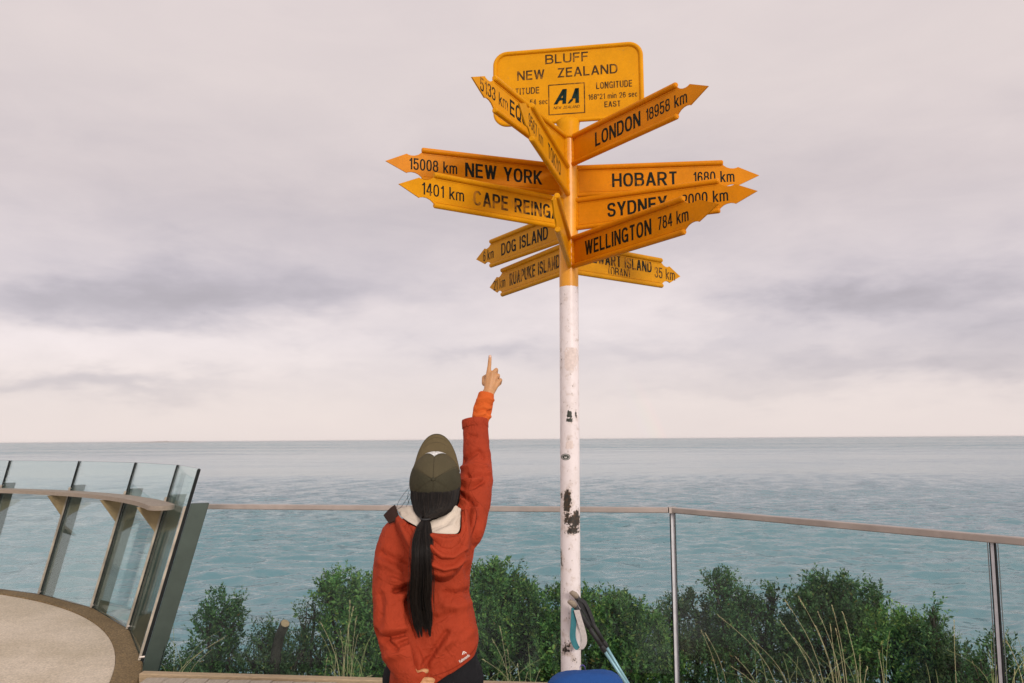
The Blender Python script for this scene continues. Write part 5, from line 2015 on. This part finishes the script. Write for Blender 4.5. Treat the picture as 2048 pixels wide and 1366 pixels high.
folds(hm, [
    ([(864, 1082), (882, 1099), (905, 1104), (924, 1090), (930, 1068)], -0.0168, 5), ([(864, 1094), (884, 1112), (908, 1114), (930, 1098)], 0.0112, 5),
    ([(864, 1114), (884, 1126), (908, 1124), (930, 1106)], -0.0154, 5), ([(866, 1130), (888, 1139), (910, 1134), (928, 1118)], 0.0098, 5),
    ([(862, 1072), (890, 1082), (915, 1078)], 0.0098, 5), ([(925, 1020), (932, 1045), (931, 1075)], -0.0112, 4), ([(812, 1052), (826, 1075), (842, 1096)], -0.0112, 5),
    ([(802, 1050), (816, 1080), (836, 1112)], 0.0084, 5), ([(870, 1142), (890, 1148), (908, 1142)], -0.0084, 4)], 0.002, 0.05)
hood = link('hood', hm, M['jacket'], jacket, True)
lm = patch(rows3([
    [(796, 1019, 2.95), (803, 1017, 2.93), (826, 1014, 2.90), (862, 1036, 2.87), (905, 1013, 2.88), (917, 1016, 2.89), (921, 1018, 2.90)],
    [(797, 1022, 2.93), (806, 1026, 2.90), (832, 1034, 2.85), (862, 1048, 2.825), (900, 1040, 2.835), (914, 1040, 2.85), (921, 1030, 2.87)],
    [(798, 1026, 2.925), (807, 1037, 2.872), (830, 1051, 2.812), (864, 1065, 2.78), (900, 1068, 2.783), (917, 1064, 2.803), (921, 1040, 2.86)],
]), 60, 30, 0.004)
folds(lm, [([(868, 1056), (890, 1048), (908, 1030)], -0.006, 4), ([(880, 1062), (905, 1052), (916, 1034)], 0.005, 4), ([(865, 1044), (885, 1042), (900, 1030)], 0.004, 4),
           ([(808, 1026), (826, 1034), (840, 1044)], -0.004, 4)], 0.002, 0.05)
link('hood_lining', lm, M['lining'], hood, True)
fm = patch(rows3([[(790, 1009, 2.90), (792, 1016, 2.90), (797, 1030, 2.89)], [(780, 1018, 2.90), (785, 1027, 2.885), (794, 1040, 2.88)], [(768, 1031, 2.91), (773, 1039, 2.89), (778, 1047, 2.88)]]), 20, 20, 0.006)
link('hood_flap', fm, M['flap'], hood, True)

# ---- trousers and shoes
mb = MB()
mb.loft([trow(792, 950, 1285, 2.92, 0.118), trow(786, 957, 1335, 2.92, 0.124), trow(785, 958, 1375, 2.92, 0.125), trow(792, 955, 1420, 2.92, 0.118)])
mb.chain([(hipL + Vector((0.0, 0, -0.03)), 0.094), (Vector((-0.38, 2.92, 0.45)), 0.066), (Vector((-0.385, 2.96, 0.13)), 0.053)])
mb.chain([(hipR + Vector((0.0, 0, -0.03)), 0.094), (Vector((-0.185, 2.90, 0.45)), 0.066), (Vector((-0.18, 2.94, 0.13)), 0.053)])
link('trousers', remesh(mb, 0.007, 5), M['trousers'], person, True)
for fx_ in (-0.385, -0.18):
    mb = MB()
    mb.chain([(Vector((fx_, 2.94, 0.10)), 0.05), (Vector((fx_, 2.93, 0.048)), 0.046), (Vector((fx_ * 1.01, 3.04, 0.048)), 0.046), (Vector((fx_ * 1.03, 3.13, 0.04)), 0.038)])
    sm = remesh(mb, 0.006, 3)
    co_, _ = mesh_np(sm)
    co_[:, 2] = np.maximum(co_[:, 2], 0.003)
    set_co(sm, co_)
    link('shoe', sm, M['shoe'], person, True)

# ---- cap
CC = W(870.5, 966, 2.945)
ct = math.radians(80)
cn = Vector((0.02, -math.sin(ct), math.cos(ct))).normalized()
cf = Vector((0.0, math.cos(ct), math.sin(ct)))
cf = (cf - cn * cf.dot(cn)).normalized()
cs_ = cf.cross(cn).normalized()
RX, RF, RN = 0.0935, 0.100, 0.108


def dome(phi, th, k_=1.0):
    seam = 0.0
    for s in range(6):
        dth = (th - (math.pi / 6 + s * math.pi / 3) + math.pi) % (2 * math.pi) - math.pi
        seam += math.exp(-(dth * math.sin(phi) / 0.02) ** 2)
    q_ = 1 - 0.010 * seam
    sp_ = math.sin(phi)
    fr_k = max(0.0, math.sin(th))
    rx_ = RX * (sp_ ** 0.86)
    rf_ = (RF * 1.13 if math.sin(th) > 0 else RF * 0.95) * (sp_ ** (0.86 + 0.24 * fr_k))
    return CC + (cs_ * (rx_ * math.cos(th)) + cf * (rf_ * math.sin(th))) * q_ * k_ + cn * (RN * (math.cos(phi) if phi < math.pi / 2 else (math.pi / 2 - phi) * 0.9)) * q_


NPH, NTH = 40, 144
mb = MB()
vs_ = [CC + cn * RN]
PH = [0.02 + (math.radians(104) - 0.02) * i / (NPH - 1) for i in range(NPH)]
for ph in PH:
    vs_ += [dome(ph, 2 * math.pi * k_ / NTH) for k_ in range(NTH)]
fs_, mi_ = [], []
for k_ in range(NTH):
    fs_.append((0, 1 + k_, 1 + (k_ + 1) % NTH)); mi_.append(1)
for i in range(NPH - 1):
    for k_ in range(NTH):
        k2 = (k_ + 1) % NTH
        fs_.append((1 + i * NTH + k_, 1 + (i + 1) * NTH + k_, 1 + (i + 1) * NTH + k2, 1 + i * NTH + k2))
        mid_t = (k_ + 0.5) / NTH * 360
        mi_.append(0 if 27 < mid_t < 153 else 1)
b0 = len(mb.v)
mb.v += [tuple(v) for v in vs_]
mb.f += fs_
mb.mi += mi_
cap_me = mb.mesh('cap')
bm = bmesh.new(); bm.from_mesh(cap_me); bmesh.ops.recalc_face_normals(bm, faces=bm.faces); bm.to_mesh(cap_me); bm.free()
cap = link('cap', cap_me, [M['cap_olive'], M['cap_dark']], person, True)
sd_ = cap.modifiers.new('s', 'SOLIDIFY'); sd_.thickness = 0.003; sd_.offset = -1
mb = MB()
mb.sphere(CC + cn * (RN + 0.001), 1, 14, 8, axes=(cs_ * 0.007, cf * 0.007, cn * 0.004))
mb.build('button', M['cap_dark'], cap, True)
# brim
rows_ = []
for i in range(12):
    f_ = i / 11
    r_ = []
    for k_ in range(13):
        g_ = k_ / 12 * 2 - 1
        th = math.pi / 2 - g_ * math.radians(66)
        e_ = CC + cs_ * (RX * math.cos(th)) + cf * (RF * 1.13 * math.sin(th)) - cn * 0.006
        ln = 0.068 * (1 - abs(g_) ** 2.6) ** 0.6 if abs(g_) < 1 else 0
        # tips sweep forward rather than sideways, edges bend down
        p_ = e_ * 1.0 + cf * (ln * f_) - cs_ * (math.cos(th) * 0.012 * f_ * ln / 0.068) - cn * (0.030 * g_ * g_ * f_ + 0.010 * f_)
        r_.append(tuple(p_))
    rows_.append(r_)
bmsh = patch(rows_, 60, 40, 0.0045)
brim = link('brim', bmsh, M['cap_brim'], cap, True)
for s_i in range(6):
    th_ = math.pi / 6 + s_i * math.pi / 3
    mb = MB()
    mb.tube([dome(0.06 + (math.radians(92) - 0.06) * q_ / 24, th_, 1.004) + cn * 0.0003 for q_ in range(25)], 0.0008, 6)
    mb.build('panel_seam', M['cap_stitch'], cap, True)
for f_i in (6, 9):
    mb = MB()
    mb.tube(spline([tuple(Vector(q_) + cn * 0.0022) for q_ in rows_[f_i]], 60), 0.0005, 5)
    mb.build('stitching', M['cap_stitch'], brim, True)
edge_pts = [Vector(r_[12 - 0]) for r_ in rows_][:0] + [Vector(q_) for q_ in rows_[-1]]
mb = MB()
mb.tube(spline([tuple(q_) for q_ in edge_pts], 60), 0.0026, 8)
mb.build('edge_binding', M['cap_dark'], brim, True)
# white diamond patch on the front of the crown
mb = MB()
NU, NV = 25, 9
vs_ = []
for i in range(NU):
    g_ = i / (NU - 1) * 2 - 1
    th = math.pi / 2 - g_ * math.radians(30)
    top_ = 90 - 6 * g_ * g_
    bot_ = 51 + 36 * abs(g_) ** 1.1
    for j in range(NV):
        ph = math.radians(bot_ + (max(top_, bot_ + 0.5) - bot_) * j / (NV - 1))
        vs_.append(CC + (dome(min(ph, math.radians(100)), th) - CC) * 1.012 + cn * 0.0008)
mb.add(vs_, [(i * NV + j, (i + 1) * NV + j, (i + 1) * NV + j + 1, i * NV + j + 1) for i in range(NU - 1) for j in range(NV - 1)])
pm = mb.mesh('cap_patch')
link('cap_patch', pm, M['patch'], cap)

# ---- hair: close mass under the cap, tied, long ponytail down the back
mb = MB()
mb.sphere(W(871, 990, 2.945), 1, 32, 20, axes=(Vector((0.090, 0, 0)), Vector((0, 0.100, 0.02)), Vector((0, -0.02, 0.088))))
mb.chain([(W(871, 1005, 2.905), 0.070), (W(862, 1022, 2.860), 0.040), (W(854, 1033, 2.835), 0.023), (W(851, 1038, 2.82), 0.017)])
hmesh = remesh(mb, 0.0045, 5)
co_, no_ = mesh_np(hmesh)
dd = np.array([noise.noise(Vector((c_[0] * 160, c_[1] * 12, c_[2] * 26))) for c_ in co_]) * 0.0030
set_co(hmesh, co_ + no_ * dd[:, None])
hair = link('hair', hmesh, M['hair_mass'], person, True)
rnd = random.Random(9)
mb = MB()
TP = W(851, 1037, 2.815)
for i in range(1000):          # combed strands converging on the tie
    a_ = rnd.uniform(-1, 1)
    s0 = W(871 + a_ * 50, 972 + 26 * (1 - a_ * a_) * rnd.random(), 2.945) + Vector((0, -0.100 * math.sqrt(max(0, 1 - a_ * a_ * 0.97)), 0))
    s1 = W(868 + a_ * 40, 1015 + rnd.uniform(-3, 6), 2.90) + Vector((0, -0.080 * math.sqrt(max(0, 1 - a_ * a_)) - 0.004, 0))
    C_ = spline([tuple(s0), tuple(s1), tuple(TP + Vector((a_ * 0.012, rnd.uniform(-.012, .006), rnd.uniform(-.006, .01))))], 9)
    mb.tube(C_, 0.0007, 3, cap=False)
mb.build('strand', M['hair'], hair, True)['kind'] = 'stuff'
# ponytail
path = spline([tuple(W(851, 1037, 2.812)), tuple(W(846, 1060, 2.775)), tuple(W(843, 1100, 2.735)), tuple(W(842, 1150, 2.735)), tuple(W(839, 1200, 2.755)), tuple(W(846, 1240, 2.765)), tuple(W(850, 1268, 2.765))], 40)
wpx = np.interp(np.linspace(0, 1, 40), [0, .08, .25, .5, .75, .9, 1], [6, 12, 17.5, 19, 20, 19, 14])
mb = MB()
rings = []
for i, (p_, w_) in enumerate(zip(path, wpx)):
    p_ = Vector(p_)
    s_ = w_ * 2.75 / F * 0.58
    s_ *= 1 - max(0, i - 24) / 26
    rings.append([p_ + Vector((s_ * math.cos(2 * math.pi * k_ / 28) * (1 + 0.05 * math.sin(k_ * 7 + i * 0.3)), s_ * 0.55 * math.sin(2 * math.pi * k_ / 28), 0)) for k_ in range(28)])
mb.loft(rings[:30])
pony = mb.build('ponytail', M['hair_mass'], hair, True)
mb = MB()
locks = []
for l_ in range(13):
    th_ = 2 * math.pi * l_ / 13 + rnd.uniform(-.25, .25)
    locks.append((th_, rnd.uniform(0.38, 0.80), rnd.uniform(0.28, 0.46), rnd.uniform(0.86, 1.05), rnd.uniform(0, 6.28), rnd.uniform(0.04, 0.16), rnd.gauss(0, .5)))
m_ = 18
for i in range(1700):
    th_, lr, lw_, le, lph, lwv, ltw = locks[i % 13]
    ang_ = rnd.uniform(0, 2 * math.pi)
    rr_ = math.sqrt(rnd.random())
    fly = rnd.random() < 0.12
    end = le * (1 - 0.16 * rnd.random() ** 2) * (0.85 if fly else 1)
    pts_ = []
    for j in range(m_):
        f_ = end * j / (m_ - 1)
        x_ = min(38.99, f_ * 39)
        i0 = int(x_)
        q_ = path[i0] + (path[min(39, i0 + 1)] - path[i0]) * (x_ - i0) + (path[39] - path[38]) * max(0, f_ * 39 - 38.99)
        w_ = np.interp(x_, range(40), wpx) * 2.75 / F
        op = min(1.0, f_ / 0.25)                                  # locks part below the tie
        tap = 1.0 - 0.55 * max(0.0, (f_ / le - 0.62) / 0.38) ** 1.3
        c_ = lr * (0.75 + 0.25 * op) * (1 + lwv * math.sin(lph + f_ * 8))
        a2 = th_ + ltw * f_
        k_ = (lw_ * rr_ * tap) * (1.0 + (1.6 * f_ if fly else 0))
        pts_.append(Vector(q_) + Vector((w_ * (c_ * math.cos(a2) + k_ * math.cos(ang_ + f_)), w_ * 0.62 * (c_ * math.sin(a2) + k_ * math.sin(ang_ + f_)), 0)))
    mb.tube(pts_, [0.00062] * (m_ - 3) + [0.0005, 0.0004, 0.0002], 3, cap=False)
mb.build('ponytail_strand', M['hair'], hair, True)['kind'] = 'stuff'
mb = MB()
tie = [TP + Vector((0.0155 * math.cos(a_), 0.0155 * math.sin(a_), 0.003 * math.sin(a_))) for a_ in [2 * math.pi * k_ / 20 for k_ in range(22)]]
mb.tube(tie, 0.004, 8, cap=False)
mb.build('hair_tie', M['black_rubber'], hair, True)
# loose wisps blowing out on the left
mb = MB()
for pts_ in ([(818, 976, 2.95), (806, 990, 2.93), (797, 1004, 2.92), (793, 1016, 2.91)], [(820, 988, 2.94), (812, 1000, 2.92), (802, 1014, 2.90), (792, 1020, 2.90)],
             [(822, 992, 2.94), (816, 1006, 2.92), (812, 1014, 2.90)], [(920, 985, 2.94), (926, 1000, 2.93), (924, 1012, 2.92)], [(818, 982, 2.95), (815, 994, 2.93), (818, 1008, 2.92)]):
    mb.tube(spline([tuple(W(*p_)) for p_ in pts_], 10), 0.0008, 3, cap=False)
mb.build('loose_strand', M['hair'], hair, True)['kind'] = 'stuff'
# finger nail
mb = MB()
mb.sphere(W(980, 713, HY + 0.0125), 1, 10, 8, axes=(Vector((0.0046, 0, 0)), Vector((0, 0.0018, 0)), Vector((0, 0.001, 0.0062))))
mb.build('nail', M['nail'], person, True)
